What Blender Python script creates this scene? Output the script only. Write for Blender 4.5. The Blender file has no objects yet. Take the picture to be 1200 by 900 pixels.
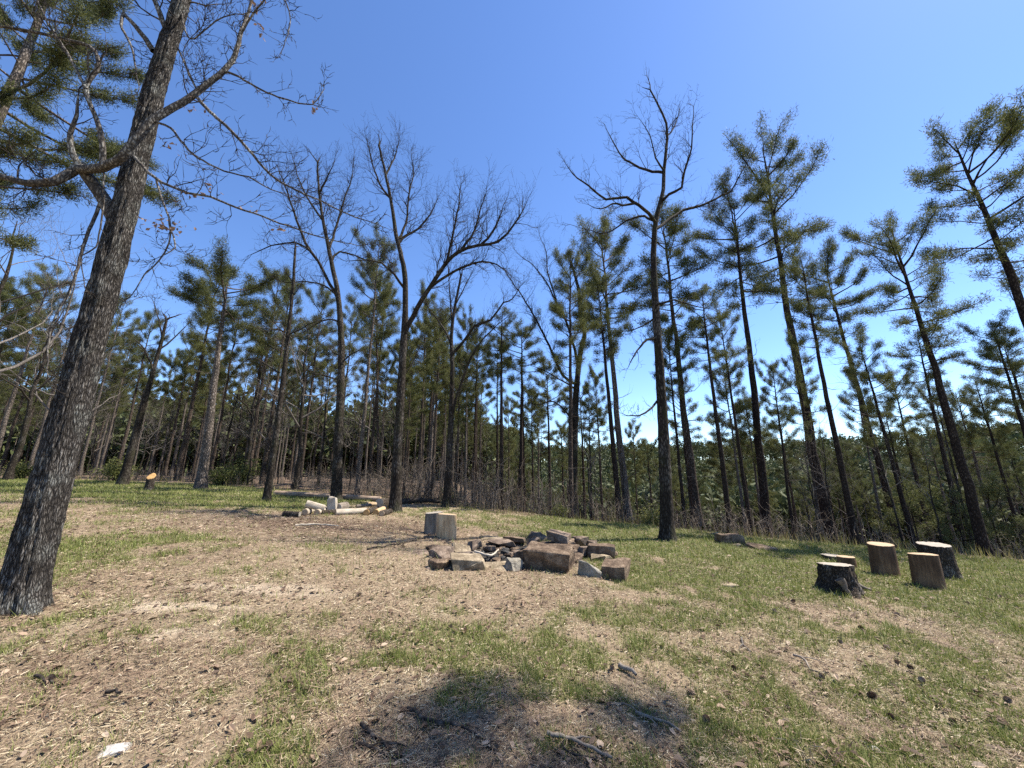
import bpy, math, random
import numpy as np
from mathutils import Vector, Quaternion, Matrix

S = bpy.context.scene
COL = S.collection
R = math.radians
rng = np.random.default_rng(7)
random.seed(7)

# ------------------------------------------------------------------ camera
F = 440.0                       # focal length in photo pixels (1200 wide)
PITCH = math.atan(105.0 / F)
CAM = np.array([0.0, 0.0, 1.55])
CP, SP = math.cos(PITCH), math.sin(PITCH)

def ray(u, v):
    x = (u - 600.0) / F
    y = (450.0 - v) / F
    return np.array([x, CP - y * SP, SP + y * CP])

def at_depth(u, v, Y):          # point of the line of sight where it is Y metres ahead
    d = ray(u, v)
    return CAM + d * (Y / d[1])

# ------------------------------------------------------------------ noise
def _h(ix, iy, s):
    n = np.sin(ix * 127.1 + iy * 311.7 + s * 74.7) * 43758.5453
    return n - np.floor(n)

def vnoise(x, y, s=0):
    x = np.asarray(x, float); y = np.asarray(y, float)
    ix = np.floor(x); iy = np.floor(y)
    fx = x - ix; fy = y - iy
    fx = fx * fx * (3 - 2 * fx); fy = fy * fy * (3 - 2 * fy)
    a = _h(ix, iy, s); b = _h(ix + 1, iy, s); c = _h(ix, iy + 1, s); d = _h(ix + 1, iy + 1, s)
    return a + (b - a) * fx + (c - a) * fy + (a - b - c + d) * fx * fy

def fbm(x, y, s=0, o=4):
    t = 0; a = .5; n = 0
    for i in range(o):
        t = t + a * vnoise(x * 2 ** i, y * 2 ** i, s + i * 13); n += a; a *= .5
    return t / n

def sstep(a, b, x):
    t = np.clip((np.asarray(x, float) - a) / (b - a), 0, 1)
    return t * t * (3 - 2 * t)

# ------------------------------------------------------------------ terrain
def edge_y(X):                  # where the mown clearing ends and the woods begin
    return np.clip(13.2 - .36 * np.asarray(X, float), 7.6, 19.5) + .6 * (vnoise(np.asarray(X) * .5, 0 * np.asarray(X), 3) - .5)

def edge_d(X, Y):
    return (Y - edge_y(X)) * .93

def height(X, Y):
    X = np.asarray(X, float); Y = np.asarray(Y, float)
    z = -.056 * 20 * np.tanh(X / 20) + .0215 * 25 * np.tanh(Y / 25)
    d = np.maximum(edge_d(X, Y) + .5, 0)
    s = .02 + .27 * sstep(-13, 4, X - .05 * Y)
    z = z - s * np.minimum(d * d / (d + 5), 44)
    r = np.sqrt(X * X + Y * Y)
    z = z + 24 * sstep(110, 270, r) * sstep(-20, 60, Y) * (1 + .30 * (fbm(X * .012, Y * .012, 5) - .5))
    z = z + .05 * (vnoise(X * .55, Y * .55, 1) - .5) + .03 * (vnoise(X * 1.7, Y * 1.7, 2) - .5)
    z = z + sstep(0, 4, d) * .25 * (vnoise(X * .4, Y * .4, 9) - .5)
    return z

Z0 = float(height(0., 0.))
CAM[2] = Z0 + 1.55

def hit(u, v, far=60):          # where the line of sight meets the ground
    d = ray(u, v)
    t = np.linspace(1, far, 6000)
    P = CAM[:, None] + d[:, None] * t
    below = P[2] < height(P[0], P[1])
    if not below.any():
        return at_depth(u, v, 20.)
    i = int(np.argmax(below))
    p = P[:, i].copy(); p[2] = float(height(p[0], p[1]))
    return p

def gz(x, y):
    return float(height(x, y))

# ------------------------------------------------------------------ materials
def mat(name, rough=.9, spec=.2):
    m = bpy.data.materials.new(name); m.use_nodes = True
    b = m.node_tree.nodes['Principled BSDF']
    b.inputs['Roughness'].default_value = rough
    b.inputs['Specular IOR Level'].default_value = spec
    return m, m.node_tree.nodes, m.node_tree.links, b

def N(nodes, t, **k):
    n = nodes.new(t)
    for a, v in k.items():
        if a.startswith('i_'):
            n.inputs[a[2:].replace('_', ' ')].default_value = v
        else:
            setattr(n, a, v)
    return n

def ramp(nodes, stops, interp='LINEAR'):
    n = nodes.new('ShaderNodeValToRGB'); e = n.color_ramp.elements
    n.color_ramp.interpolation = interp
    while len(e) < len(stops): e.new(.5)
    for i, (p, c) in enumerate(stops):
        e[i].position = p; e[i].color = (*c, 1) if len(c) == 3 else c
    return n

def coords(nodes, links, scale, out='Object'):
    tc = nodes.new('ShaderNodeTexCoord'); mp = nodes.new('ShaderNodeMapping')
    mp.inputs['Scale'].default_value = scale
    links.new(tc.outputs[out], mp.inputs['Vector'])
    return mp.outputs['Vector']

def mixc(nodes, links, fac, a, b, mode='MIX'):
    m = nodes.new('ShaderNodeMix'); m.data_type = 'RGBA'; m.blend_type = mode
    for s, v in ((0, fac), (6, a), (7, b)):
        if hasattr(v, 'is_output'): links.new(v, m.inputs[s])
        elif s: m.inputs[s].default_value = (*v, 1)
        else: m.inputs[0].default_value = v
    return m.outputs[2]

def bark_mat(name, dark, mid, light, scale=1., zs=.28, bump=.6, lichen=None, moss=None):
    m, n, l, b = mat(name, .95, .1)
    v = coords(n, l, (scale * 14, scale * 14, scale * 14 * zs))
    nz = N(n, 'ShaderNodeTexNoise', i_Scale=1.0, i_Detail=5, i_Roughness=.65)
    l.new(v, nz.inputs['Vector'])
    vo = N(n, 'ShaderNodeTexVoronoi', feature='DISTANCE_TO_EDGE', i_Scale=1.3)
    mx = n.new('ShaderNodeVectorMath'); mx.operation = 'ADD'
    l.new(v, mx.inputs[0]); l.new(nz.outputs['Color'], mx.inputs[1]); l.new(mx.outputs[0], vo.inputs['Vector'])
    ml = N(n, 'ShaderNodeMath', operation='MULTIPLY'); ml.inputs[1].default_value = 2.6
    l.new(vo.outputs['Distance'], ml.inputs[0])
    ad = N(n, 'ShaderNodeMath', operation='MULTIPLY'); l.new(ml.outputs[0], ad.inputs[0])
    a2 = N(n, 'ShaderNodeMath', operation='ADD'); a2.inputs[1].default_value = .35
    l.new(nz.outputs['Fac'], a2.inputs[0]); l.new(a2.outputs[0], ad.inputs[1])
    vn = N(n, 'ShaderNodeTexNoise', i_Scale=5.5, i_Detail=4, i_Roughness=.6); l.new(coords(n, l, (scale * .4, scale * .4, scale * .22)), vn.inputs['Vector'])
    vr = N(n, 'ShaderNodeMapRange'); vr.inputs['From Min'].default_value = .3; vr.inputs['From Max'].default_value = .7
    vr.inputs['To Min'].default_value = .45; vr.inputs['To Max'].default_value = 1.15; l.new(vn.outputs['Fac'], vr.inputs['Value'])
    vm = N(n, 'ShaderNodeMath', operation='MULTIPLY'); l.new(ad.outputs[0], vm.inputs[0]); l.new(vr.outputs[0], vm.inputs[1])
    r = ramp(n, [(.05, dark), (.42, mid), (.85, light)])
    l.new(vm.outputs[0], r.inputs[0])
    c = r.outputs[0]
    big = N(n, 'ShaderNodeTexNoise', i_Scale=1.7, i_Detail=4)
    l.new(coords(n, l, (scale, scale, scale * .8)), big.inputs['Vector'])
    if lichen:
        lr = ramp(n, [(.50, (0, 0, 0)), (.66, (1, 1, 1))]); l.new(big.outputs['Fac'], lr.inputs[0])
        k = N(n, 'ShaderNodeMath', operation='MULTIPLY'); l.new(lr.outputs[0], k.inputs[0]); l.new(ad.outputs[0], k.inputs[1])
        c = mixc(n, l, k.outputs[0], c, lichen)
    if moss:
        b2 = N(n, 'ShaderNodeTexNoise', i_Scale=3.1, i_Detail=3); l.new(coords(n, l, (scale, scale, scale * .5)), b2.inputs['Vector'])
        lr = ramp(n, [(.52, (0, 0, 0)), (.7, (.7, .7, .7))]); l.new(b2.outputs['Fac'], lr.inputs[0])
        c = mixc(n, l, lr.outputs[0], c, moss)
    l.new(c, b.inputs['Base Color'])
    bp = N(n, 'ShaderNodeBump', i_Strength=bump, i_Distance=.02)
    l.new(ad.outputs[0], bp.inputs['Height']); l.new(bp.outputs[0], b.inputs['Normal'])
    return m

def leafy(name, stops, trans=.25, rough=.7, islands=True):
    m, n, l, b = mat(name, rough, .25)
    g = n.new('ShaderNodeNewGeometry')
    oi = n.new('ShaderNodeObjectInfo')
    ad = N(n, 'ShaderNodeMath', operation='MULTIPLY_ADD'); ad.inputs[1].default_value = .72
    l.new(g.outputs['Random Per Island'], ad.inputs[0])
    k = N(n, 'ShaderNodeMath', operation='MULTIPLY'); k.inputs[1].default_value = .28
    l.new(oi.outputs['Random'], k.inputs[0]); l.new(k.outputs[0], ad.inputs[2])
    r = ramp(n, stops); l.new(ad.outputs[0], r.inputs[0])
    l.new(r.outputs[0], b.inputs['Base Color'])
    if trans > 0:
        t = n.new('ShaderNodeBsdfTranslucent'); l.new(r.outputs[0], t.inputs['Color'])
        mx = n.new('ShaderNodeMixShader'); mx.inputs[0].default_value = trans
        l.new(b.outputs[0], mx.inputs[1]); l.new(t.outputs[0], mx.inputs[2])
        l.new(mx.outputs[0], n['Material Output'].inputs['Surface'])
    return m

def wood_mat(name, a, b_, c_, rings=True):          # sawn wood: rings round the local z axis
    m, n, l, b = mat(name, .8, .2)
    tc = n.new('ShaderNodeTexCoord')
    nz = N(n, 'ShaderNodeTexNoise', i_Scale=9., i_Detail=4); l.new(tc.outputs['Object'], nz.inputs['Vector'])
    w = N(n, 'ShaderNodeTexWave', wave_type='RINGS', rings_direction='Z', i_Scale=14., i_Distortion=3., i_Detail=3.)
    l.new(tc.outputs['Object'], w.inputs['Vector'])
    r = ramp(n, [(0, a), (.6, b_), (1, c_)])
    mx = N(n, 'ShaderNodeMath', operation='MULTIPLY_ADD'); mx.inputs[1].default_value = .35 if rings else .1
    l.new(w.outputs['Fac'], mx.inputs[0])
    sub = N(n, 'ShaderNodeMath', operation='MULTIPLY'); sub.inputs[1].default_value = .75
    l.new(nz.outputs['Fac'], sub.inputs[0]); l.new(sub.outputs[0], mx.inputs[2])
    l.new(mx.outputs[0], r.inputs[0]); l.new(r.outputs[0], b.inputs['Base Color'])
    bp = N(n, 'ShaderNodeBump', i_Strength=.4, i_Distance=.01); l.new(nz.outputs['Fac'], bp.inputs['Height']); l.new(bp.outputs[0], b.inputs['Normal'])
    return m

def side_wood(name, a, b_, c_):                     # peeled log side: long vertical grain
    m, n, l, b = mat(name, .85, .2)
    nz = N(n, 'ShaderNodeTexNoise', i_Scale=1., i_Detail=6, i_Roughness=.7)
    l.new(coords(n, l, (26, 26, 2.2)), nz.inputs['Vector'])
    bl = N(n, 'ShaderNodeTexNoise', i_Scale=5., i_Detail=3); l.new(coords(n, l, (1, 1, .6)), bl.inputs['Vector'])
    ad = N(n, 'ShaderNodeMath', operation='MULTIPLY_ADD'); ad.inputs[1].default_value = .55
    k = N(n, 'ShaderNodeMath', operation='MULTIPLY'); k.inputs[1].default_value = .5
    l.new(bl.outputs['Fac'], k.inputs[0]); l.new(nz.outputs['Fac'], ad.inputs[0]); l.new(k.outputs[0], ad.inputs[2])
    r = ramp(n, [(.32, a), (.5, b_), (.7, c_)]); l.new(ad.outputs[0], r.inputs[0]); l.new(r.outputs[0], b.inputs['Base Color'])
    bp = N(n, 'ShaderNodeBump', i_Strength=.5, i_Distance=.012); l.new(nz.outputs['Fac'], bp.inputs['Height']); l.new(bp.outputs[0], b.inputs['Normal'])
    return m

def stone_mat(name, a, b_, c_, patch=None):
    m, n, l, b = mat(name, .9, .2)
    n1 = N(n, 'ShaderNodeTexNoise', i_Scale=6., i_Detail=8, i_Roughness=.7); l.new(coords(n, l, (1, 1, 1)), n1.inputs['Vector'])
    n2 = N(n, 'ShaderNodeTexNoise', i_Scale=45., i_Detail=5, i_Roughness=.7); l.new(coords(n, l, (1, 1, 1.6)), n2.inputs['Vector'])
    ad = N(n, 'ShaderNodeMath', operation='MULTIPLY_ADD'); ad.inputs[1].default_value = .4
    k = N(n, 'ShaderNodeMath', operation='MULTIPLY'); k.inputs[1].default_value = .62
    l.new(n1.outputs['Fac'], k.inputs[0]); l.new(n2.outputs['Fac'], ad.inputs[0]); l.new(k.outputs[0], ad.inputs[2])
    r = ramp(n, [(.38, a), (.5, b_), (.62, c_)]); l.new(ad.outputs[0], r.inputs[0])
    c = r.outputs[0]
    if patch:
        n3 = N(n, 'ShaderNodeTexNoise', i_Scale=2.6, i_Detail=2); l.new(coords(n, l, (1, 1, 1)), n3.inputs['Vector'])
        pr = ramp(n, [(.55, (0, 0, 0)), (.62, (1, 1, 1))]); l.new(n3.outputs['Fac'], pr.inputs[0])
        c = mixc(n, l, pr.outputs[0], c, patch)
    l.new(c, b.inputs['Base Color'])
    bp = N(n, 'ShaderNodeBump', i_Strength=.7, i_Distance=.02); l.new(ad.outputs[0], bp.inputs['Height']); l.new(bp.outputs[0], b.inputs['Normal'])
    return m

M = {}
M['oak'] = bark_mat('oak_bark', (.020, .017, .015), (.115, .102, .09), (.28, .26, .235), 3.6, .16, 1.0, (.27, .28, .255))
M['oak_far'] = bark_mat('oak_bark_brown', (.014, .011, .009), (.042, .034, .027), (.105, .09, .073), 1.2, .3, .6, (.14, .13, .115), (.030, .031, .014))
M['limb'] = bark_mat('limb_bark', (.04, .034, .03), (.13, .115, .10), (.27, .25, .22), 1.8, .4, .5, (.34, .34, .31))
M['twig'] = bark_mat('twig_bark', (.025, .02, .017), (.055, .046, .039), (.10, .088, .075), 1.2, .4, .2)
M['grey_twig'] = bark_mat('grey_twig_bark', (.08, .07, .062), (.16, .14, .125), (.25, .225, .20), 1.2, .4, .2)
M['pine'] = bark_mat('pine_bark', (.015, .011, .009), (.046, .033, .026), (.10, .078, .062), 1.1, .4, .7)
M['pine_grey'] = bark_mat('pine_bark_grey', (.045, .037, .031), (.15, .124, .104), (.30, .255, .22), 1.1, .4, .7)
M['pine_mid'] = bark_mat('pine_bark_brown', (.025, .019, .015), (.085, .064, .05), (.18, .145, .118), 1.1, .4, .7)
M['needle'] = leafy('pine_needles', [(0, (.034, .042, .014)), (.4, (.078, .088, .026)), (.75, (.125, .132, .040)), (1, (.20, .185, .075))], .32)
M['needle_far'] = leafy('distant_needles', [(0, (.030, .041, .016)), (.45, (.066, .080, .028)), (.8, (.105, .115, .042)), (1, (.14, .135, .06))], .15)
M['shrub'] = leafy('shrub_leaves', [(0, (.05, .062, .018)), (.5, (.10, .112, .032)), (1, (.19, .18, .06))], .35)
M['grass'] = leafy('grass_blades', [(0, (.064, .088, .018)), (.45, (.145, .170, .040)), (.8, (.225, .235, .072)), (1, (.38, .34, .17))], .3, .6)
M['straw'] = leafy('dry_straw', [(0, (.11, .080, .048)), (.4, (.26, .20, .122)), (.8, (.38, .31, .20)), (1, (.55, .475, .345))], .1, .8)
M['edge_grass'] = leafy('edge_grass_blades', [(0, (.08, .09, .025)), (.5, (.17, .16, .05)), (1, (.32, .26, .13))], .3)
M['pine_straw'] = leafy('pine_straw_needles', [(0, (.06, .038, .025)), (.5, (.165, .11, .072)), (1, (.33, .235, .16))], .0)
M['leaf'] = leafy('fallen_oak_leaves', [(0, (.045, .028, .019)), (.5, (.12, .076, .048)), (.72, (.27, .19, .13)), (.92, (.44, .35, .26)), (1, (.68, .62, .54))], .12, .7)
M['dead_leaf'] = leafy('dead_leaf_clump', [(0, (.10, .06, .04)), (1, (.30, .20, .14))], .3)
M['brush'] = leafy('brush_twigs', [(0, (.06, .048, .036)), (.5, (.155, .12, .088)), (1, (.32, .26, .20))], 0, .9)
M['cone'] = leafy('pine_cone_scales', [(0, (.12, .08, .055)), (1, (.36, .26, .18))], 0)
M['char'] = stone_mat('charcoal', (.01, .01, .01), (.028, .027, .026), (.10, .095, .09))
M['stone_red'] = stone_mat('red_sandstone', (.050, .036, .027), (.122, .089, .066), (.25, .193, .146))
M['stone_brown'] = stone_mat('brown_sandstone', (.042, .029, .019), (.10, .068, .045), (.235, .175, .12))
M['stone_tan'] = stone_mat('tan_sandstone', (.075, .057, .036), (.17, .132, .086), (.34, .275, .19))
M['stone_grey'] = stone_mat('grey_stone', (.10, .088, .066), (.185, .165, .13), (.31, .28, .23))
M['stone_pale'] = stone_mat('pale_stone', (.22, .20, .18), (.36, .34, .31), (.52, .50, .47))
M['cut'] = wood_mat('sawn_end', (.20, .13, .075), (.38, .275, .17), (.52, .40, .27))
M['cut_grey'] = wood_mat('weathered_sawn_end', (.16, .135, .105), (.30, .26, .21), (.44, .39, .32))
M['cut_orange'] = wood_mat('fresh_sawn_end', (.22, .12, .045), (.38, .225, .09), (.52, .36, .17))
M['peel_tan'] = side_wood('peeled_tan_log', (.16, .10, .055), (.37, .26, .15), (.54, .42, .27))
M['peel_brown'] = side_wood('peeled_brown_log', (.034, .020, .012), (.095, .056, .032), (.22, .14, .08))
M['peel_grey'] = side_wood('weathered_grey_log', (.055, .045, .036), (.14, .115, .092), (.28, .24, .195))
M['peel_white'] = side_wood('bleached_log', (.13, .10, .068), (.33, .28, .215), (.53, .47, .385))
M['log_brown'] = side_wood('rough_brown_log', (.08, .054, .04), (.20, .145, .105), (.34, .26, .195))
M['stump_bark'] = bark_mat('stump_bark', (.025, .02, .016), (.10, .078, .06), (.21, .175, .14), 2.4, .3, 1.0, (.30, .28, .25))

# ------------------------------------------------------------------ mesh builder
class MB:
    def __init__(s):
        s.v = []; s.f4 = []; s.f3 = []; s.m4 = []; s.m3 = []; s.n = 0; s.tubes = {}
    def add(s, v, f, mi=0):
        v = np.asarray(v, float).reshape(-1, 3); f = np.asarray(f, int)
        if f.shape[1] == 4: s.f4.append(f + s.n); s.m4.append(np.full(len(f), mi))
        else: s.f3.append(f + s.n); s.m3.append(np.full(len(f), mi))
        s.v.append(v); s.n += len(v)
    def tube(s, pts, rad, n=3, mi=0):
        pts = np.asarray(pts, float)
        s.tubes.setdefault((len(pts), n, mi), []).append((pts, np.asarray(rad, float)))
    def flush(s):
        for (m, n, mi), L in s.tubes.items():
            P = np.stack([a for a, b in L]); Rr = np.stack([b for a, b in L]); K = len(L)
            T = np.gradient(P, axis=1); T /= np.linalg.norm(T, axis=2, keepdims=True) + 1e-9
            D = P[:, -1] - P[:, 0]
            ref = np.zeros((K, 3)); ref[np.arange(K), np.argmin(np.abs(D), axis=1)] = 1
            U = np.cross(T, ref[:, None, :]); U /= np.linalg.norm(U, axis=2, keepdims=True) + 1e-9
            V = np.cross(T, U)
            a = np.arange(n) * 2 * np.pi / n
            ring = P[:, :, None, :] + Rr[:, :, None, None] * (np.cos(a)[:, None] * U[:, :, None, :] + np.sin(a)[:, None] * V[:, :, None, :])
            vv = ring.reshape(-1, 3)
            i = np.arange(m - 1)[:, None] * n; j = np.arange(n)[None, :]; j2 = (j + 1) % n
            q = np.stack([i + j, i + j2, i + n + j2, i + n + j], axis=-1).reshape(-1, 4)
            q = (q[None] + (np.arange(K) * m * n)[:, None, None]).reshape(-1, 4)
            s.add(vv, q, mi)
        s.tubes = {}
    def build(s, name, mats, parent=None, smooth=True, smooth_slots=None):
        s.flush()
        v = np.concatenate(s.v)
        me = bpy.data.meshes.new(name)
        f4 = np.concatenate(s.f4) if s.f4 else np.zeros((0, 4), int)
        f3 = np.concatenate(s.f3) if s.f3 else np.zeros((0, 3), int)
        mi = np.concatenate(s.m4 + s.m3)
        me.vertices.add(len(v)); me.vertices.foreach_set('co', v.astype(np.float32).ravel())
        loops = np.concatenate([f4.ravel(), f3.ravel()])
        me.loops.add(len(loops)); me.loops.foreach_set('vertex_index', loops.astype(np.int32))
        npoly = len(f4) + len(f3); me.polygons.add(npoly)
        st = np.concatenate([np.arange(len(f4)) * 4, len(f4) * 4 + np.arange(len(f3)) * 3])
        me.polygons.foreach_set('loop_start', st.astype(np.int32))
        me.polygons.foreach_set('material_index', mi.astype(np.int32))
        sm = np.full(npoly, smooth) if smooth_slots is None else np.isin(mi, smooth_slots)
        me.polygons.foreach_set('use_smooth', sm)
        me.update(calc_edges=True); me.validate()
        for m_ in (mats if isinstance(mats, (list, tuple)) else [mats]): me.materials.append(m_)
        o = bpy.data.objects.new(name, me); COL.objects.link(o)
        if parent: o.parent = parent
        return o

def tag(o, label=None, cat=None, group=None, kind=None):
    for k, v in (('label', label), ('category', cat), ('group', group), ('kind', kind)):
        if v: o[k] = v
    return o

def empty(name, loc=(0, 0, 0)):
    o = bpy.data.objects.new(name, None); COL.objects.link(o)
    o.location = loc; o.empty_display_size = .2
    return o

def copy_tree(root):
    r = root.copy(); COL.objects.link(r)
    for ch in list(root.children):
        c = ch.copy(); COL.objects.link(c); c.parent = r
        for g in list(ch.children):
            q = g.copy(); COL.objects.link(q); q.parent = c
    return r

def norm(v):
    v = np.asarray(v, float); return v / (np.linalg.norm(v) + 1e-9)

def spline(pts, step):          # Catmull-Rom through the points, resampled
    P = np.asarray(pts, float)
    if len(P) == 2: P = np.array([P[0], (P[0] + P[1]) / 2, P[1]])
    E = np.vstack([2 * P[0] - P[1], P, 2 * P[-1] - P[-2]])
    out = []
    for i in range(1, len(E) - 2):
        L = np.linalg.norm(E[i + 1] - E[i]); n = max(2, int(L / step))
        for t in np.arange(n) / n:
            out.append(.5 * (2 * E[i] + (E[i + 1] - E[i - 1]) * t + (2 * E[i - 1] - 5 * E[i] + 4 * E[i + 1] - E[i + 2]) * t * t
                             + (3 * E[i] - E[i - 1] - 3 * E[i + 1] + E[i + 2]) * t ** 3))
    out.append(P[-1])
    return np.array(out)

def grow(mb, p, d, L, r, lev, g, up=.12, wig=.22, mi=0):
    n = 5 if L > 1 else (4 if L > .45 else 3)
    pts = [p]; dirs = [d]
    for i in range(n):
        d = norm(d + g.normal(0, wig, 3) + (0, 0, up)); p = p + d * (L / n)
        pts.append(p); dirs.append(d)
    mb.tube(pts, r * (1 - .68 * np.linspace(0, 1, n + 1)), 6 if r > .03 else (4 if r > .012 else 3), mi)
    if lev <= 0: return
    nc = g.integers(3, 6) if L > .5 else g.integers(2, 5)
    for k in range(nc):
        t = g.uniform(.25, 1.) if k else 1.
        i = min(int(t * n), n)
        ax = norm(np.cross(dirs[i], g.normal(0, 1, 3)))
        a = g.uniform(.35, 1.05) * (1 if k else .4)
        nd = norm(dirs[i] * math.cos(a) + ax * math.sin(a))
        grow(mb, pts[i], nd, L * g.uniform(.42, .72), max(r * (1 - .68 * t) * g.uniform(.55, .8), .0035), lev - 1, g, up, wig * 1.05, mi)

# ------------------------------------------------------------------ ground cover masks (what grows or lies where)
PIT = hit(607, 650)
PILE = hit(392, 612)
SAND = [hit(205, 716), hit(165, 740), hit(300, 690)]
print('pit', PIT, 'pile', PILE)

def blob(X, Y, c, rx, ry):
    return np.exp(-(((X - c[0]) / rx) ** 2 + ((Y - c[1]) / ry) ** 2))

def m_pit(X, Y):
    a = 1 - sstep(.85, 1.15, np.hypot((X - PIT[0]) / 1.15, (Y - PIT[1]) / 1.0) + .25 * (vnoise(X * 3, Y * 3, 21) - .5))
    return a
def m_litter(X, Y):
    a = blob(X, Y, (PILE[0] - .1, PILE[1] - .5), 2.6, 1.1) * 1.3
    a = np.maximum(a, sstep(-.6, 1.5, edge_d(X, Y)))
    return np.clip(a, 0, 1)
def m_sand(X, Y):
    a = sum(blob(X, Y, c, w, h) for c, w, h in zip(SAND, (.7, .45, .8), (.2, .16, .16)))
    return np.clip(a * 2.2 * sstep(.40, .62, fbm(X * 2.4, Y * 5, 33)), 0, 1)
def m_green(X, Y):
    ed = edge_d(X, Y)
    g = .34 + 0 * X
    g = g + .54 * sstep(-.3, 2.2, X) * sstep(5.2, 7.0, Y) + .35 * sstep(-3.5, -.5, X) * sstep(8.2, 9.6, Y)                    # bright band behind and right of the pit
    g = g - .30 * sstep(.50, .66, fbm(X * .8 + 3, Y * .8, 57)) + .22 * sstep(.4, 2.2, X) * (1 - sstep(5.5, 7, Y))                # mixed grass in the right foreground
    g = g + .20 * blob(X, Y, (.4, 3.6), 1.6, .9)
    g = g + .42 * sstep(9.2, 10.8, Y + .10 * X) * sstep(0, 3.5, -X - 3.2)   # green band across the back left
    g = g + .35 * blob(X, Y, (-6.5, 5.8), 1.6, 2.0)
    g = g + .14 * blob(X, Y, (-3.0, 3.0), .8, .8)
    g = g - .40 * blob(X, Y, (PIT[0] - .2, PIT[1] - .6), 2.3, 1.25)
    g = g - .25 * blob(X, Y, (2.2, 4.2), 1.4, .45)
    g = g - .9 * blob(X, Y, (PILE[0], PILE[1] - .3), 2.8, 1.2) - .2 * blob(X, Y, (-3.2, 5.2), 2.6, 1.6)
    g = g * (1 - .95 * m_litter(X, Y)) * (1 - m_pit(X, Y))
    pn = .40 * fbm(X * 1.3, Y * 1.3, 11, 4) + .60 * fbm(X * 4.5, Y * 4.5, 12, 3)
    pn = .5 + 1.9 * (pn - .5)
    return np.clip(sstep(.0, .30, g - .95 * (pn - .26)), 0, 1) * np.clip(g + .25, 0, 1)

# ------------------------------------------------------------------ ground
def build_ground():
    n = 420
    A = 5.0; B = math.asinh(760 / A)
    s = np.linspace(-1, 1, n)
    xs = A * np.sinh(B * s)
    t = np.linspace(-.62, 1, n)
    ys = 5.0 + A * np.sinh(B * t)
    X, Y = np.meshgrid(xs, ys)
    Z = height(X, Y)
    Z = Z + .035 * (fbm(X * 4, Y * 4, 41, 3) - .5) * (1 - sstep(20, 40, np.hypot(X, Y)))
    Z = Z - .05 * m_pit(X, Y)
    mb = MB()
    i = np.arange(n - 1)[:, None] * n; j = np.arange(n - 1)[None, :]
    q = np.stack([i + j, i + j + 1, i + n + j + 1, i + n + j], -1).reshape(-1, 4)
    mb.add(np.stack([X, Y, Z], -1).reshape(-1, 3), q)
    m, nn, l, b = mat('clearing_ground', .95, .1)
    def at(name):
        a = nn.new('ShaderNodeAttribute'); a.attribute_name = name; return a.outputs['Fac']
    v = coords(nn, l, (1, 1, 1))
    def noise(sc, de=5, ro=.6):
        t = N(nn, 'ShaderNodeTexNoise', i_Scale=sc, i_Detail=de, i_Roughness=ro); l.new(v, t.inputs['Vector']); return t.outputs['Fac']
    r1 = ramp(nn, [(.30, (.105, .073, .044)), (.5, (.215, .158, .098)), (.72, (.335, .26, .165))]); l.new(noise(7, 8, .72), r1.inputs[0])
    r2 = ramp(nn, [(.34, (.085, .06, .04)), (.5, (.27, .205, .143)), (.66, (.47, .38, .275))]); l.new(noise(55, 6, .75), r2.inputs[0])
    c = mixc(nn, l, .55, r1.outputs[0], r2.outputs[0])
    rg = ramp(nn, [(.3, (.05, .07, .018)), (.5, (.095, .118, .032)), (.7, (.17, .17, .065))]); l.new(noise(38, 6, .7), rg.inputs[0])
    gm = N(nn, 'ShaderNodeMath', operation='MULTIPLY'); l.new(at('green'), gm.inputs[0])
    gr = ramp(nn, [(.36, (.25, .25, .25)), (.56, (1, 1, 1))]); l.new(noise(16, 5, .7), gr.inputs[0]); l.new(gr.outputs[0], gm.inputs[1])
    c = mixc(nn, l, gm.outputs[0], c, rg.outputs[0])
    rl = ramp(nn, [(.32, (.055, .037, .027)), (.5, (.13, .09, .064)), (.68, (.235, .175, .13))]); l.new(noise(22, 7, .75), rl.inputs[0])
    c = mixc(nn, l, at('litter'), c, rl.outputs[0])
    rs = ramp(nn, [(.3, (.34, .27, .19)), (.7, (.52, .43, .32))]); l.new(noise(30, 5, .6), rs.inputs[0])
    c = mixc(nn, l, at('sand'), c, rs.outputs[0])
    rc = ramp(nn, [(.35, (.012, .012, .011)), (.55, (.05, .045, .04)), (.72, (.19, .17, .15))]); l.new(noise(26, 6, .75), rc.inputs[0])
    c = mixc(nn, l, at('char'), c, rc.outputs[0])
    rf = ramp(nn, [(.35, (.03, .042, .016)), (.6, (.06, .066, .03))]); l.new(noise(.12, 6, .7), rf.inputs[0])
    c = mixc(nn, l, at('far'), c, rf.outputs[0])
    l.new(c, b.inputs['Base Color'])
    bp = N(nn, 'ShaderNodeBump', i_Strength=.8, i_Distance=.03)
    ad = N(nn, 'ShaderNodeMath', operation='ADD'); l.new(noise(30, 7, .75), ad.inputs[0]); l.new(noise(90, 3, .6), ad.inputs[1])
    l.new(ad.outputs[0], bp.inputs['Height']); l.new(bp.outputs[0], b.inputs['Normal'])
    o = mb.build('ground', m)
    for nm, arr in (('green', m_green(X, Y)), ('litter', m_litter(X, Y)), ('sand', m_sand(X, Y)), ('char', m_pit(X, Y)),
                    ('far', sstep(40, 110, np.hypot(X, Y)))):
        a = o.data.attributes.new(nm, 'FLOAT', 'POINT'); a.data.foreach_set('value', np.asarray(arr, np.float32).ravel())
    tag(o, kind='structure')
build_ground()

# ------------------------------------------------------------------ grass, straw, fallen leaves
def scatter(n, y0, y1, g, spread=1.75):
    Y = y0 * (y1 / y0) ** g.random(n)
    X = (g.random(n) * 2 - 1) * (spread * Y + 1.2)
    return X, Y

def ground_z(X, Y):
    return height(X, Y) + .035 * (fbm(X * 4, Y * 4, 41, 3) - .5) - .05 * m_pit(X, Y)

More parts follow.
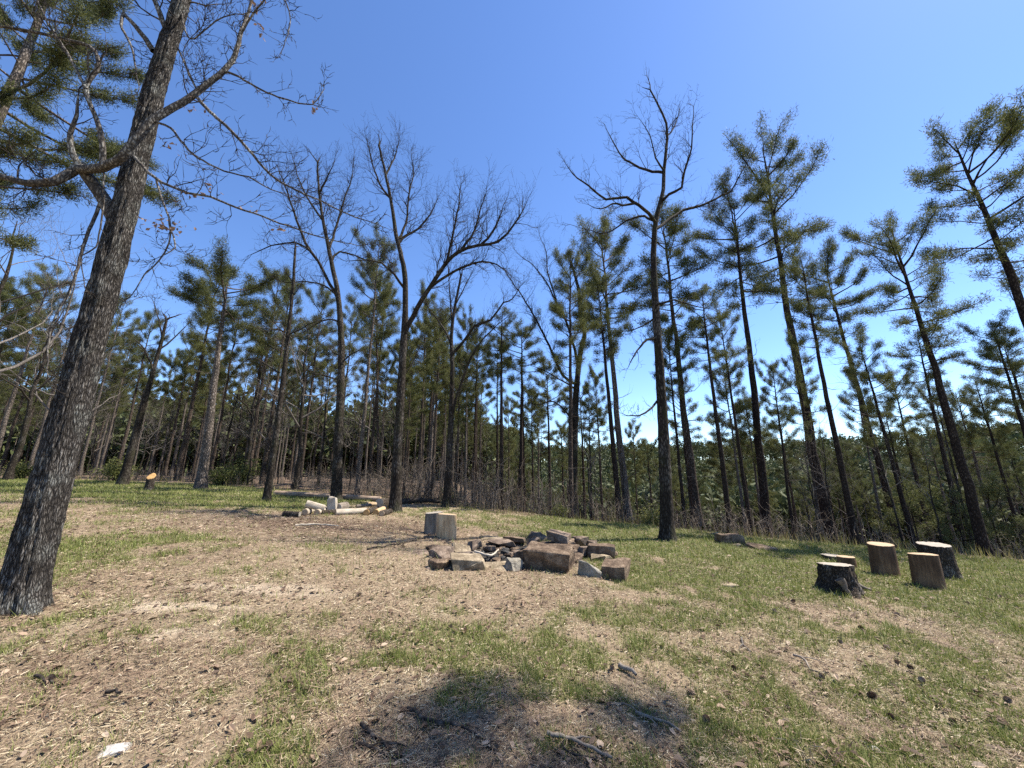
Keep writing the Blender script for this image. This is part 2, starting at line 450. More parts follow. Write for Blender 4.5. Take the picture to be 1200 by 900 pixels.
def blades(name, n, y1, matl, prob, hgt, wid, lean, g, flat=False):
    X, Y = scatter(n, 1.5, y1, g)
    k = g.random(n) < prob(X, Y)
    X, Y = X[k], Y[k]; n = len(X)
    Z = ground_z(X, Y)
    a = g.random(n) * 2 * np.pi
    sc = .7 + .06 * Y
    H = hgt * g.uniform(.5, 1.4, n) * np.minimum(sc, 1.4); W = (wid * (.6 + .22 * Y)) * g.uniform(.6, 1.4, n)
    ln = lean * g.random(n)
    dx, dy = np.cos(a), np.sin(a)
    P = np.stack([X, Y, Z], -1)
    side = np.stack([-dy, dx, 0 * dx], -1) * W[:, None] / 2
    if flat:
        dirv = np.stack([dx, dy, g.uniform(-.05, .30, n)], -1)
        up = np.array([0, 0, 1.]) * g.uniform(.004, .02, n)[:, None]
        side = side + np.array([0, 0, 1.]) * (g.uniform(-.5, .5, n) * W)[:, None]
        v = np.stack([P + up - side, P + up + side, P + up + dirv * H[:, None] + side * .7, P + up + dirv * H[:, None] - side * .7], 1).reshape(-1, 3)
        f = (np.arange(n)[:, None] * 4 + np.arange(4)[None])
    else:
        tip = np.stack([dx * ln, dy * ln, np.ones(n)], -1) * H[:, None]
        P = P - np.array([0, 0, .008])
        v = np.stack([P - side, P + side, P + tip], 1).reshape(-1, 3)
        f = (np.arange(n)[:, None] * 3 + np.arange(3)[None])
    mb = MB(); mb.add(v, f)
    return mb.build(name, matl, smooth=False)

g1 = np.random.default_rng(11)
clear = lambda X, Y: (edge_d(X, Y) < 1.5) * (1 - m_pit(X, Y))
o = blades('grass', 800000, 19, M['grass'], lambda X, Y: np.clip(m_green(X, Y) * 1.25 + .03, 0, 1) * clear(X, Y), .050, .0048, 1.2, g1)
tag(o, 'short patchy spring grass growing across the clearing', 'grass', kind='stuff')
o = blades('grass_tufts', 420000, 15, M['grass'], lambda X, Y: sstep(.56, .66, fbm(X * 6.5, Y * 6.5, 58, 3)) * np.clip(m_green(X, Y) * 1.6 + .12, 0, 1) * clear(X, Y) * (1 - m_litter(X, Y)), .085, .0046, 1.3, g1)
tag(o, 'taller green grass tufts dotted over the clearing', 'grass', kind='stuff')
o = blades('straw_thatch', 340000, 17, M['straw'], lambda X, Y: (.95 - .45 * m_green(X, Y)) * (.25 + .75 * sstep(.36, .58, fbm(X * 1.8, Y * 1.8, 53))) * clear(X, Y) * (1 - m_sand(X, Y)), .038, .0026, 0, g1, True)
tag(o, 'dry tan straw and thatch lying between the grass', 'dry grass', kind='stuff')

o = blades('edge_grass', 60000, 26, M['edge_grass'], lambda X, Y: sstep(-.5, .4, edge_d(X, Y)) * (edge_d(X, Y) < 4) * sstep(.42, .6, fbm(X * .7, Y * .7, 75)), .20, .006, .7, g1)
tag(o, 'taller yellow green grass along the edge of the woods', 'grass', kind='stuff')
o = blades('pine_straw', 240000, 12, M['pine_straw'], lambda X, Y: (.25 + .75 * sstep(.42, .6, fbm(X * 1.3 + 9, Y * 1.3, 76))) * clear(X, Y) * (1 - .6 * m_green(X, Y)), .075, .0016, 0, g1, True)
tag(o, 'brown fallen pine needles strewn over the ground', 'pine straw', kind='stuff')

def leaves(name, n, y1, matl, prob, size, g, y0=1.6):
    X, Y = scatter(n, y0, y1, g)
    k = g.random(n) < prob(X, Y); X, Y = X[k], Y[k]; n = len(X)
    Z = ground_z(X, Y) + g.uniform(.004, .025, n)
    a = g.random(n) * 2 * np.pi
    L = size * (.45 + 1.5 * g.random(n) ** 4) * np.minimum(.75 + .05 * Y, 1.3); W = L * g.uniform(.35, .6, n)
    ax = np.stack([np.cos(a), np.sin(a), g.uniform(-.35, .35, n)], -1)
    sd = np.stack([-np.sin(a), np.cos(a), g.uniform(-.4, .4, n)], -1)
    up = np.array([0, 0, 1.])
    P = np.stack([X, Y, Z], -1); curl = g.uniform(.05, .45, n) * W; bend = g.uniform(-.1, .3, n) * L
    def pt(s, w, c):
        return P + ax * (L * s)[:, None] + sd * (W * w)[:, None] + up * (np.maximum(curl * c, 0) + bend * s * s)[:, None]
    z = np.zeros(n)
    v = np.stack([pt(z - .5, z, 0), pt(z - .15, z - .5, 1), pt(z + .2, z - .42, 1), pt(z + .5, z, 0), pt(z + .2, z + .42, 1), pt(z - .15, z + .5, 1)], 1).reshape(-1, 3)
    b = np.arange(n)[:, None] * 6
    f = np.concatenate([b + np.array([[0, 1, 2, 3]]), b + np.array([[0, 3, 4, 5]])])
    mb = MB(); mb.add(v, f)
    return mb.build(name, matl, smooth=False)
o = leaves('fallen_leaves', 120000, 18, M['leaf'], lambda X, Y: (.22 + .25 * sstep(.45, .65, fbm(X * .9, Y * .9, 51)) + .7 * m_litter(X, Y)) * (edge_d(X, Y) < 3.5) * (1 - .8 * m_pit(X, Y)), .042, g1)
tag(o, 'brown fallen oak leaves scattered over the clearing', 'fallen leaves', kind='stuff')

# ------------------------------------------------------------------ pines
def tuft_batch(mb, C, D, g, nb, ln, wd, mi):
    """needle tufts: nb thin blades fanning from each centre C along D"""
    K = len(C)
    C = np.repeat(C, nb, 0); D = np.repeat(D, nb, 0)
    n = len(C)
    d = D * .45 + g.normal(0, .75, (n, 3)) + np.array([0, 0, .22])
    d /= np.linalg.norm(d, axis=1, keepdims=True) + 1e-9
    L = ln * g.uniform(.6, 1.25, n)
    s = np.cross(d, g.normal(0, 1, (n, 3))); s /= np.linalg.norm(s, axis=1, keepdims=True) + 1e-9
    W = wd * g.uniform(.6, 1.3, n)
    C = C + g.normal(0, ln * .60, (n, 3))
    v = np.stack([C - s * W[:, None] * .3, C + d * (L * .55)[:, None] - s * W[:, None] * .5, C + d * L[:, None], C + d * (L * .5)[:, None] + s * W[:, None] * .5], 1).reshape(-1, 3)
    mb.add(v, np.arange(n)[:, None] * 4 + np.arange(4)[None], mi)

def make_pine(name, seed, H=13., start=.5, Rc=2.0, nb=34, rb=.17, droop=.0, density=1., bark='pine', flat=.0, needles=True, blades_per=46):
    g = np.random.default_rng(seed)
    root = empty(name)
    zz = np.linspace(0, 1, 22)
    wob = np.cumsum(g.normal(0, .018, (22, 2)), 0) * H / 13
    wob -= wob[0]; wob -= zz[:, None] * wob[-1]
    axis = np.stack([wob[:, 0], wob[:, 1], zz * H], -1)
    rad = rb * ((1 - zz) ** .75 * .93 + .07) * (1 + .45 * np.exp(-zz * H / .28))
    tb = MB(); tb.tube(axis, rad, 14)
    cb = MB(); C = []; D = []
    def ax(t):
        return np.array([np.interp(t, zz, axis[:, k]) for k in range(3)])
    ang = g.random() * 6.28; nseg = g.uniform(18, 30)
    # a few dead snags on the bare trunk
    for k in range(g.integers(5, 10)):
        t = g.uniform(start * .55, start); a = g.random() * 6.28
        grow(cb, ax(t), norm((math.cos(a), math.sin(a), g.uniform(-.1, .4))), g.uniform(.3, 1.1), .014, 1, g, .05, .2, 0)
    # whorls grouped into layers so gaps of sky remain between them
    for i in range(nb):
        s = (i + g.uniform(-.4, .4)) / nb; s = min(max(s, 0), 1)
        t = start + (1 - start) * (s * .97)
        ang += 2.4 + g.normal(0, .5)
        prof = math.sin(math.pi * (.10 + .78 * s)) ** .75 * (.72 + .28 * math.sin(s * nseg + ang * .5))
        L = 1.36 * Rc * prof * g.uniform(.5, 1.08)
        if g.random() < .08: L *= 1.2
        el = (-.12 + droop) * (1 - s) + (.15 + .70 * s) * s * (1 - flat) + g.normal(0, .17)
        d0 = norm((math.cos(ang) * math.cos(el), math.sin(ang) * math.cos(el), math.sin(el)))
        p0 = ax(t); pts = [p0]; d = d0; m = 5
        for q in range(m):
            d = norm(d + g.normal(0, .11, 3) + (0, 0, .07)); pts.append(pts[-1] + d * L / m)
        pts = np.array(pts)
        r0 = min(.008 + .014 * L, .05)
        cb.tube(pts, r0 * np.linspace(1, .3, m + 1), 4, 0)
        ns = max(4, int(L * 6.8 * density))
        for q in range(ns):
            u = g.uniform(.3, 1.) ** .75 if q else 1.
            f = u * m; k = min(int(f), m - 1); pb = pts[k] + (pts[k + 1] - pts[k]) * (f - k)
            bd = norm(pts[k + 1] - pts[k])
            sidev = norm(np.cross(bd, (0, 0, 1)) * g.choice((-1, 1)) + g.normal(0, .45, 3))
            sd = norm(bd * g.uniform(.5, 1.) + sidev * g.uniform(.2, .9) + (0, 0, .22))
            l2 = g.uniform(.15, .5) * (.45 + .55 * min(L, 2) / 2) * (1.15 - .4 * u) * 1.25
            pe = pb + sd * l2
            cb.tube([pb, pb + sd * l2 * .5 + g.normal(0, .02, 3), pe], [.008, .006, .004], 3, 0)
            for w in (1., .66, .35) if l2 > .3 else ((1., .55) if l2 > .2 else (1.,)):
                C.append(pb + sd * l2 * w); D.append(norm(sd + g.normal(0, .25, 3)))
    if needles:
        tuft_batch(cb, np.array(C), np.array(D), g, blades_per, .15, .016, 1)
    tb.build('trunk', M[bark], root)
    cb.build('crown', [M[bark], M['needle']], root, smooth_slots=[0])
    root['H'] = H
    return root

used = set()
def place_tree(proto, base, top=None, Hgt=None, thick=1., label=None, cat='pine tree', group=None, spin=None, sink=.08):
    if proto.name in used: o = copy_tree(proto)
    else: o = proto
    used.add(proto.name)
    base = np.array(base, float).copy(); base[2] -= sink
    H = proto['H']
    q = Quaternion((0, 0, 1), random.random() * 6.283 if spin is None else spin)
    if top is not None:
        d = Vector(top) - Vector(base); L = d.length
        q = Vector((0, 0, 1)).rotation_difference(d) @ q
    else: L = Hgt
    s = L / H
    o.rotation_mode = 'QUATERNION'; o.rotation_quaternion = q; o.location = base
    o.scale = (s * thick, s * thick, s)
    for k in ('label', 'group', 'category'):
        if k in o: del o[k]
    tag(o, label, cat, group)
    return o

P_open = [make_pine('pine_tree', 100 + i, 13, st, Rc, nb, .17, dr, de, 'pine') for i, (st, Rc, nb, dr, de) in enumerate(
    [(.63, 1.75, 38, 0, 1), (.65, 1.6, 33, .05, 1.1), (.57, 1.95, 40, -.05, .85), (.67, 1.85, 31, 0, 1.15), (.62, 1.45, 36, 0, 1.)])]
P_forest = [make_pine('pine_tree', 200 + i, 13, st, Rc, nb, .15, 0, 1.15, bk) for i, (st, Rc, nb, bk) in enumerate(
    [(.52, 1.9, 42, 'pine_mid'), (.56, 2.1, 40, 'pine_grey'), (.50, 1.75, 42, 'pine_mid'), (.60, 1.85, 36, 'pine_grey')])]
P_wide = make_pine('pine_tree', 300, 10, .72, 2.1, 26, .19, .05, 1.35, 'pine_grey', flat=.5)
P_big = make_pine('pine_tree', 310, 17, .40, 3.4, 60, .24, 0, 1.35, 'pine_grey')
P_young = [make_pine('young_pine', 320 + i, 3.2, .06, .95, 26, .04, 0, 1.6, 'pine', blades_per=24) for i in range(2)]

def pine_px(ub, Y, ut, vt, proto, thick=1., label=None, vb=None, group=None):
    """pine whose trunk meets the ground below pixel ub at Y metres ahead; its tip is seen at (ut, vt)"""
    if vb is not None:
        b = hit(ub, vb)
    else:
        d = ray(ub, 600); b = CAM + d * (Y / d[1]); b[2] = gz(b[0], b[1])
    t = at_depth(ut, vt, b[1])
    # keep the trunk plumb apart from a slight lean
    b2 = np.array([b[0], b[1], b[2]])
    return place_tree(proto, b2, t, thick=thick, label=label, group=group)

pine_px(235, 0, 268, 322, P_wide, 1.05, 'pale trunked pine with a flat sparse tuft of crown at the left meadow edge', vb=573)
pine_px(736, 0, 703, 272, P_forest[1], 1.0, 'thick pine between the forked oak and the tall bare oak, crown halfway down', vb=607)
pine_px(668, 15.5, 668, 300, P_forest[2], .8, 'dense pine directly behind the forked dark oak')
pine_px(726, 17, 700, 330, P_open[1], .85, 'slim pine close behind the thick pine between the two bare oaks')
pine_px(818, 0, 776, 258, P_forest[0], 1.0, 'leaning pine just right of the tall bare oak behind the fire pit', vb=614)
pine_px(853, 12.5, 822, 338, P_open[4], .8, 'thin high crowned pine second to the right of the tall bare oak')
pine_px(877, 13.2, 843, 372, P_open[1], .72, 'slender pine third to the right of the tall bare oak, small crown')
pine_px(899, 0, 860, 238, P_open[0], .85, 'dark thick pine standing behind the dark squared stone on the grass', vb=624)
pine_px(972, 0, 893, 172, P_open[2], .85, 'tallest pine of the right group with a broad feathery crown', vb=636)
pine_px(996, 11.8, 938, 300, P_open[4], .75, 'narrow pine just right of the tallest pine of the right group')
pine_px(1052, 0, 965, 305, P_open[3], .85, 'leaning pine rising right behind the brown sawn log seat', vb=630)
pine_px(1064, 13.0, 1006, 402, P_open[1], .85, 'shorter pine with a low broad crown beside the leaning pine on the right')
pine_px(1143, 10.5, 1045, 268, P_open[2], .95, 'wide ragged pine rising behind the barked stump on the right')
pine_px(1300, 15, 1118, 165, P_open[0], .95, 'highest pine at the right edge, its trunk leaving the picture')
pine_px(1228, 13.5, 1162, 384, P_open[1], .9, 'small crowned pine under the highest pine at the right edge')
pine_px(1118, 15.5, 1075, 392, P_open[4], .85, 'pine with low spreading branches behind the wide ragged pine')
pine_px(442, 20, 441, 322, P_forest[0], .62, 'round topped pine seen between the two bare oaks by the log pile')
pine_px(490, 19, 500, 345, P_forest[2], .7, 'straight pine just behind the twin stemmed bare oak')
pine_px(610, 21, 611, 383, P_open[3], .95, 'straight pine with a tidy crown left of the forked dark oak')
pine_px(583, 24, 583, 398, P_open[4], .6, 'thin sparse pine left of the straight tidy crowned pine')
pine_px(625, 27, 623, 462, P_open[1], .7, 'low far pine right of the straight tidy crowned pine')
pine_px(545, 22, 548, 372, P_forest[1], .6, 'bushy pine behind the branchy bare tree by the log seats')
pine_px(520, 30, 523, 420, P_forest[3], .65, 'far dense pine left of the branchy bare tree by the log seats')
pine_px(693, 18, 690, 470, P_open[4], .62, 'short thin pine just right of the forked dark oak trunk')
pine_px(745, 30, 742, 498, P_forest[0], .7, 'small far pine under the sky gap right of the thick pine')
pine_px(800, 19, 783, 395, P_open[3], .7, 'mid height pine seen low between the tall bare oak and leaning pine')
pine_px(926, 15, 905, 430, P_open[0], .7, 'pine with a thin bent stem beyond the dark thick pine')
pine_px(957, 17, 930, 400, P_forest[2], .65, 'far pine showing between the dark thick pine and the tallest pine')
pine_px(1030, 17, 998, 430, P_forest[1], .65, 'far pine between the narrow pine and the leaning pine on the right')

pb = at_depth(-185, 600, 6.6); pb[2] = gz(pb[0], pb[1])
o = place_tree(P_big, pb, Hgt=14.5, thick=.85, spin=1.0, label='tall pale trunked pine in the top left corner behind the big oak')

# ------------------------------------------------------------------ bare hardwoods for the woods
def make_bare(name, seed, H=12., rb=.14, split=.45, spread=.55, lev=3, nl=12, matk=('oak_far', 'twig')):
    g = np.random.default_rng(seed)
    root = empty(name)
    zz = np.linspace(0, 1, 18)
    wob = np.cumsum(g.normal(0, .05, (18, 2)), 0) * H / 12; wob -= wob[0]
    axis = np.stack([wob[:, 0], wob[:, 1], zz * H * .86], -1)
    rad = rb * ((1 - zz) ** .9 * .93 + .07) * (1 + .5 * np.exp(-zz * H / .3))
    tb = MB(); tb.tube(axis, rad, 10)
    cb = MB()
    for k in range(nl):
        t = split + (1 - split) * (k + g.random()) / nl
        p = np.array([np.interp(t, zz, axis[:, j]) for j in range(3)])
        a = k * 2.4 + g.normal(0, .5); el = g.uniform(.25, .9) + .4 * (t - split)
        d = norm((math.cos(a) * math.cos(el), math.sin(a) * math.cos(el), math.sin(el)))
        L = H * spread * (1.08 - t) * g.uniform(.55, 1.1) + .5
        grow(cb, p, d, L, max(np.interp(t, zz, rad) * g.uniform(.4, .65), .012), lev, g, .10, .2)
    tb.build('trunk', M[matk[0]], root)
    cb.build('crown', M[matk[1]], root)
    root['H'] = H
    return root

B_far = [make_bare('bare_tree', 400 + i, 12, r_, sp, sd, 3, nl, mk) for i, (r_, sp, sd, nl, mk) in enumerate(
    [(.15, .35, .5, 14, ('oak_far', 'twig')), (.12, .4, .42, 12, ('oak_far', 'grey_twig')), (.10, .3, .4, 14, ('oak_far', 'grey_twig')), (.16, .3, .6, 13, ('oak_far', 'grey_twig'))])]
B_pole = [make_bare('bare_sapling', 450 + i, 8, .055, .35, .28, 2, 9, ('oak_far', 'grey_twig')) for i in range(3)]

# ------------------------------------------------------------------ traced trees (skeletons in space, grown with twigs)
def limb_tree(name, ub, vb, trunk, limbs, label, cat, rb, rt, seed, mats=('oak_far', 'oak_far', 'twig'), fine=False, step=.3, twig_mult=1., twig_len=1., lev=2, flare=.55, group=None):
    g = np.random.default_rng(seed)
    base = hit(ub, vb)
    Y0 = base[1]
    root = empty(name, base)
    def w(p):
        u, v, dy = p if len(p) == 3 else (*p, 0.)
        return at_depth(u, v, Y0 + dy) - base
    T = [np.array([0, 0, -.12])] + [w(p) for p in trunk]
    A = spline(T, .035 if fine else .25)
    m = len(A)
    s = np.concatenate([[0], np.cumsum(np.linalg.norm(np.diff(A, axis=0), axis=1))]); Ltot = s[-1]; s = s / Ltot
    rad = rb + (rt - rb) * s ** .9
    rad = rad * (1 + flare * np.exp(-s * Ltot / (.16 if fine else .25)))
    tb = MB()
    if fine:
        n = 64
        a = np.arange(n) * 2 * np.pi / n
        th, zz = np.meshgrid(a, s * Ltot)
        cx, sx = np.cos(th), np.sin(th)
        rr = rad[:, None] * np.ones_like(th)
        # root lobes at the foot, long plates of bark above
        rr = rr * (1 + .34 * np.exp(-zz / .16) * np.cos(5 * th + 1.3) + .16 * np.exp(-zz / .25) * np.cos(3 * th))
        kx = 5.2
        nz = vnoise(cx * kx + 3.1 * sx, zz * 9 + sx * kx * .7, 61); n2 = vnoise(cx * 11 + 50, sx * 11 + zz * 16, 62)
        rid = 1 - np.abs(2 * vnoise(cx * 8.5 + zz * 1.2, sx * 8.5 + zz * 2.8, 63) - 1)
        rr = rr + .010 * (nz - .5) + .007 * (n2 - .5) - .028 * rid ** 3
        rr = rr * (1 + .05 * (vnoise(cx * 1.2, sx * 1.2 + zz * 1.6, 64) - .5))
        V = A[:, None, :] + np.stack([cx * rr, sx * rr, 0 * rr], -1)
        i = np.arange(m - 1)[:, None] * n; j = np.arange(n)[None, :]; j2 = (j + 1) % n
        tb.add(V.reshape(-1, 3), np.stack([i + j, i + j2, i + n + j2, i + n + j], -1).reshape(-1, 4))
    else:
        tb.tube(A + g.normal(0, .006, A.shape) * np.linspace(0, 1, m)[:, None], rad * (1 + g.normal(0, .025, m)), 16)
    tb.build('trunk', M[mats[0]], root)
    cb = MB()
    def spawn(pts, r0, r1, dens, tl, start=.22):
        L = np.linalg.norm(np.diff(pts, axis=0), axis=1).sum()
        nt = max(2, int(L * (3.0 if fine else 4.4) * dens * twig_mult)); k = len(pts)
        for q in range(nt):
            t = start + (1 - start) * (q + g.random()) / nt
            i = min(int(t * (k - 1)), k - 2)
            d = norm(pts[i + 1] - pts[i])
            ax_ = norm(np.cross(d, g.normal(0, 1, 3))); an = g.uniform(.5, 1.15)
            nd = norm(d * math.cos(an) + ax_ * math.sin(an) + (0, 0, .25))
            ll = tl * twig_len * g.uniform(.35, 1.1) * (1.2 - .55 * t)
            grow(cb, pts[i], nd, ll, min(max((r0 + (r1 - r0) * t) * .5, .004), .006 + .010 * ll), lev, g, .10 if fine else .10, .27)
        d = norm(pts[-1] - pts[-2])
        for q in range(2): grow(cb, pts[-1], norm(d + g.normal(0, .25, 3)), tl * twig_len * g.uniform(.4, .8), max(r1 * .9, .004), lev, g, .08, .2)
    for lm in limbs:
        pts = [w(p) for p in lm['p']]
        A2 = spline(pts, step)
        k = len(A2)
        A2[1:-1] += g.normal(0, .012, (k - 2, 3)) * (step / .3)
        r0, r1 = lm['r']
        lb = MB(); lb.tube(A2, np.linspace(1, 0, k) ** .8 * (r0 - r1) + r1, 9 if r0 > .03 else 6)
        lb.build('limb', M[mats[1]], root)
        if lm.get('tw', 1) > 0: spawn(A2, r0, r1, lm.get('tw', 1), lm.get('tl', .9), lm.get('st', .22))
    spawn(A[int(m * .8):], rt * 1.3, rt, .9, .9, 0)
    cb.build('crown', M[mats[2]], root)
    tag(root, label, cat, group)
    return root, w, g

def Lm(r0, r1, *p, **k):
    return dict(r=(r0, r1), p=p, **k)

# the big oak at the left edge
oak, ow, og = limb_tree('oak_tree', 20, 716,
    [(45, 622), (84, 480), (110, 380), (144, 255), (163, 175), (178, 118), (194, 62), (207, 22), (220, -25), (240, -90)],
    [Lm(.075, .055, (137, 262, 0), (118, 228, -.05), (103, 207, -.12), (93, 192, -.18), tw=0),
     Lm(.05, .02, (94, 196, -.16), (82, 203, -.2), (62, 213, -.28), (32, 215, -.3), (0, 207, -.35), (-40, 212, -.4), tl=.7, tw=.8),
     Lm(.035, .008, (94, 195, -.18), (84, 178, -.25), (82, 158, -.3), (90, 135, -.35), (92, 112, -.4), tl=.5),
     Lm(.030, .010, (121, 197, -.2), (119, 160, -.28), (106, 122, -.35), (100, 100, -.4), (113, 83, -.4), (115, 68, -.4), (104, 53, -.42), (82, 48, -.45), (50, 40, -.5), (0, 31, -.6), (-30, 28, -.6), tl=.5, tw=.7),
     Lm(.018, .006, (101, 104, -.4), (86, 75, -.45), (70, 48, -.5), (55, 25, -.5), (42, -5, -.5), tl=.5),
     Lm(.050, .012, (93, 198, -.2), (112, 198, -.24), (128, 193, -.27), (143, 184, -.3), (159, 164, -.32), (176, 144, -.3), (196, 130, -.26), (222, 115, -.2), (245, 97, -.15), (263, 82, -.12), (276, 63, -.1), (281, 42, -.1), (290, 18, 0), (298, -10, 0), tl=.45, tw=.8, st=.4),
     Lm(.020, .005, (229, 112, -.18), (245, 130, -.2), (270, 152, -.2), (297, 182, -.15), (316, 204, -.1), (345, 222, -.1), (376, 235, -.05), (402, 249, 0), (440, 262, 0), tl=.5, tw=.8),
     Lm(.015, .004, (264, 84, -.1), (276, 88, -.15), (292, 97, -.2), (312, 108, -.2), (340, 118, -.2), (366, 122, -.15), (380, 104, -.1), tl=.35, tw=.8),
     Lm(.014, .004, (180, 142, -.28), (200, 150, -.3), (216, 170, -.35), (232, 185, -.35), (262, 200, -.4), (292, 208, -.4), (318, 222, -.4), (350, 232, -.4), tl=.4, tw=.8),
     Lm(.018, .004, (157, 183, -.08), (175, 203, -.2), (195, 216, -.25), (222, 226, -.3), (247, 231, -.3), (277, 243, -.3), (307, 253, -.3), (340, 266, -.25), (385, 280, -.2), (420, 288, -.2), tl=.45, tw=.8),
     Lm(.012, .004, (183, 209, -.2), (190, 235, -.25), (199, 262, -.3), (198, 285, -.3), (186, 305, -.3), (170, 322, -.3), (155, 345, -.35), tl=.35, tw=.6),
     Lm(.010, .004, (199, 262, -.3), (205, 290, -.35), (190, 300, -.4), tl=.35),
     Lm(.036, .016, (180, 60, -.05), (165, 38, -.12), (153, 24, -.16), (145, 15, -.18), tw=0),
     Lm(.018, .004, (145, 16, -.18), (142, 30, -.22), (153, 52, -.25), (158, 75, -.28), (163, 105, -.3), tl=.4, tw=.6),
     Lm(.034, .02, (197, 42, -.02), (188, 18, -.06), (178, -8, -.1), (165, -40, -.1), tl=.8),
     Lm(.018, .005, (120, 231, -.04), (108, 262, -.1), (97, 290, -.15), (85, 335, -.2), (68, 365, -.25), (57, 400, -.25), (56, 440, -.3), tl=.35, tw=.5),
     Lm(.010, .004, (121, 198, -.22), (121, 240, -.2), (112, 290, -.2), (96, 300, -.2), (99, 335, -.2), tl=.3, tw=.5),
     Lm(.012, .004, (210, 10, 0), (222, 45, -.1), (240, 35, -.15), (262, 20, -.2), (300, 14, -.2), tl=.5),
     Lm(.010, .003, (208, 55, -.05), (225, 95, -.15), (231, 105, -.2), (215, 60, -.25), (238, 30, -.3), tl=.4),
     Lm(.012, .004, (281, 42, -.1), (300, 12, -.2), (322, -12, -.3), (337, 8, -.3), (340, 30, -.3), (330, 60, -.3), tl=.3)],
    'tall grey barked oak rising out of the left edge with bare twisting limbs', 'oak tree', .165, .082, 31,
    ('oak', 'limb', 'twig'), fine=True, step=.08, twig_mult=2.6, twig_len=.85, lev=2, flare=.75)
# dead leaf clusters still hanging on its twigs
for (u, v, dy, k) in ((187, 263, -.28, 26), (204, 268, -.3, 12), (231, 130, -.3, 10), (201, 172, -.3, 9), (229, 230, -.3, 7), (303, 3, 0, 8), (308, 39, -.2, 8), (367, 127, -.15, 6), (252, 222, -.3, 5), (293, 245, -.3, 5), (326, 266, -.25, 5)):
    c = ow((u, v, dy)); mb = MB(); V = [c]; Q = []; T3 = []
    for q in range(k):
        p = c + og.normal(0, .035 + .0012 * k, 3) * (1.5, 1, .7)
        a = norm(og.normal(0, 1, 3)); b = norm(np.cross(a, og.normal(0, 1, 3))); nn_ = np.cross(a, b)
        L = og.uniform(.03, .07); W = L * .3; i0 = len(V)
        V += [p - a * L * .5, p - b * W + nn_ * W * .5, p + a * L * .5, p + b * W + nn_ * W * .5, p - a * L * .5 + b * .003]
        Q.append([i0, i0 + 1, i0 + 2, i0 + 3]); T3.append([0, i0, i0 + 4]); T3.append([i0, i0 + 3, i0 + 4])
    mb.add(V, Q); mb.f3.append(np.array(T3)); mb.m3.append(np.zeros(len(T3), int))
    mb.build('leaf_cluster', M['dead_leaf'], oak, smooth=False)

# slim grey stem left of the log pile
limb_tree('bare_tree', 312, 587, [(322, 520), (331, 450), (338, 390), (343, 340), (346, 292)],
    [Lm(.035, .008, (327, 437), (312, 428), (300, 420), (285, 424, .4), (270, 440, .6), tl=.7),
     Lm(.03, .008, (338, 390), (325, 386, -.3), (310, 388, -.5), (300, 382, -.5), tl=.7),
     Lm(.03, .006, (338, 392), (352, 386), (368, 377), (385, 374), tl=.5),
     Lm(.02, .005, (340, 350), (352, 335), (358, 320), tl=.5), Lm(.02, .005, (342, 330), (333, 315), tl=.5),
     Lm(.02, .005, (330, 455), (342, 470, .3), (350, 440, .4), tl=.5)],
    'slim bare tree with a snapped pale top left of the log pile', 'bare tree', .115, .04, 32, twig_len=.75)
# leaning arched sapling beside it
limb_tree('leaning_sapling', 388, 566, [(388, 535), (380, 505), (365, 480), (350, 468), (330, 458), (305, 448), (280, 440)], [],
    'arched sapling bent over to the left behind the log pile', 'sapling', .055, .012, 33, flare=.2, twig_mult=1.2)
# the oak right behind the log pile
limb_tree('oak_tree', 394, 586, [(396, 530), (399, 460), (400, 400), (396, 345), (390, 315), (384, 285), (378, 255), (374, 225), (372, 190)],
    [Lm(.07, .012, (395, 348), (383, 325), (372, 305, -.3), (360, 291, -.5), (345, 284, -.6), (318, 288, -.8), (295, 298, -.9), tl=1.1),
     Lm(.06, .010, (372, 305, -.3), (358, 285, -.5), (345, 250, -.7), (335, 220, -.8), (325, 195, -.9), tl=1.1),
     Lm(.05, .010, (388, 308), (398, 295, .3), (425, 303, .5), (445, 312, .6), tl=.8),
     Lm(.06, .008, (386, 290), (395, 262, .4), (403, 235, .5), (412, 210, .6), (415, 180, .6), tl=1.1),
     Lm(.05, .008, (378, 258), (362, 235, .4), (350, 210, .5), (342, 180, .6), tl=1.),
     Lm(.045, .008, (374, 228), (385, 205, -.3), (393, 185, -.4), tl=1.),
     Lm(.04, .008, (396, 347), (380, 335, .3), (360, 330, .5), (335, 331, .6), (312, 322, .6), tl=.8),
     Lm(.04, .008, (399, 378), (385, 374, -.2), (370, 380, -.4), (350, 392, -.6), tl=.7),
     Lm(.035, .006, (400, 425), (412, 415, -.2), (425, 408, -.3), tl=.7), Lm(.035, .006, (400, 418), (390, 412, .2), (386, 405, .3), tl=.4),
     Lm(.035, .006, (398, 445), (380, 440, -.4), (362, 438, -.6), (350, 448, -.7), tl=.7)],
    'mossy bare oak standing right behind the log pile', 'oak tree', .19, .035, 34, twig_len=1.05, twig_mult=1.7)
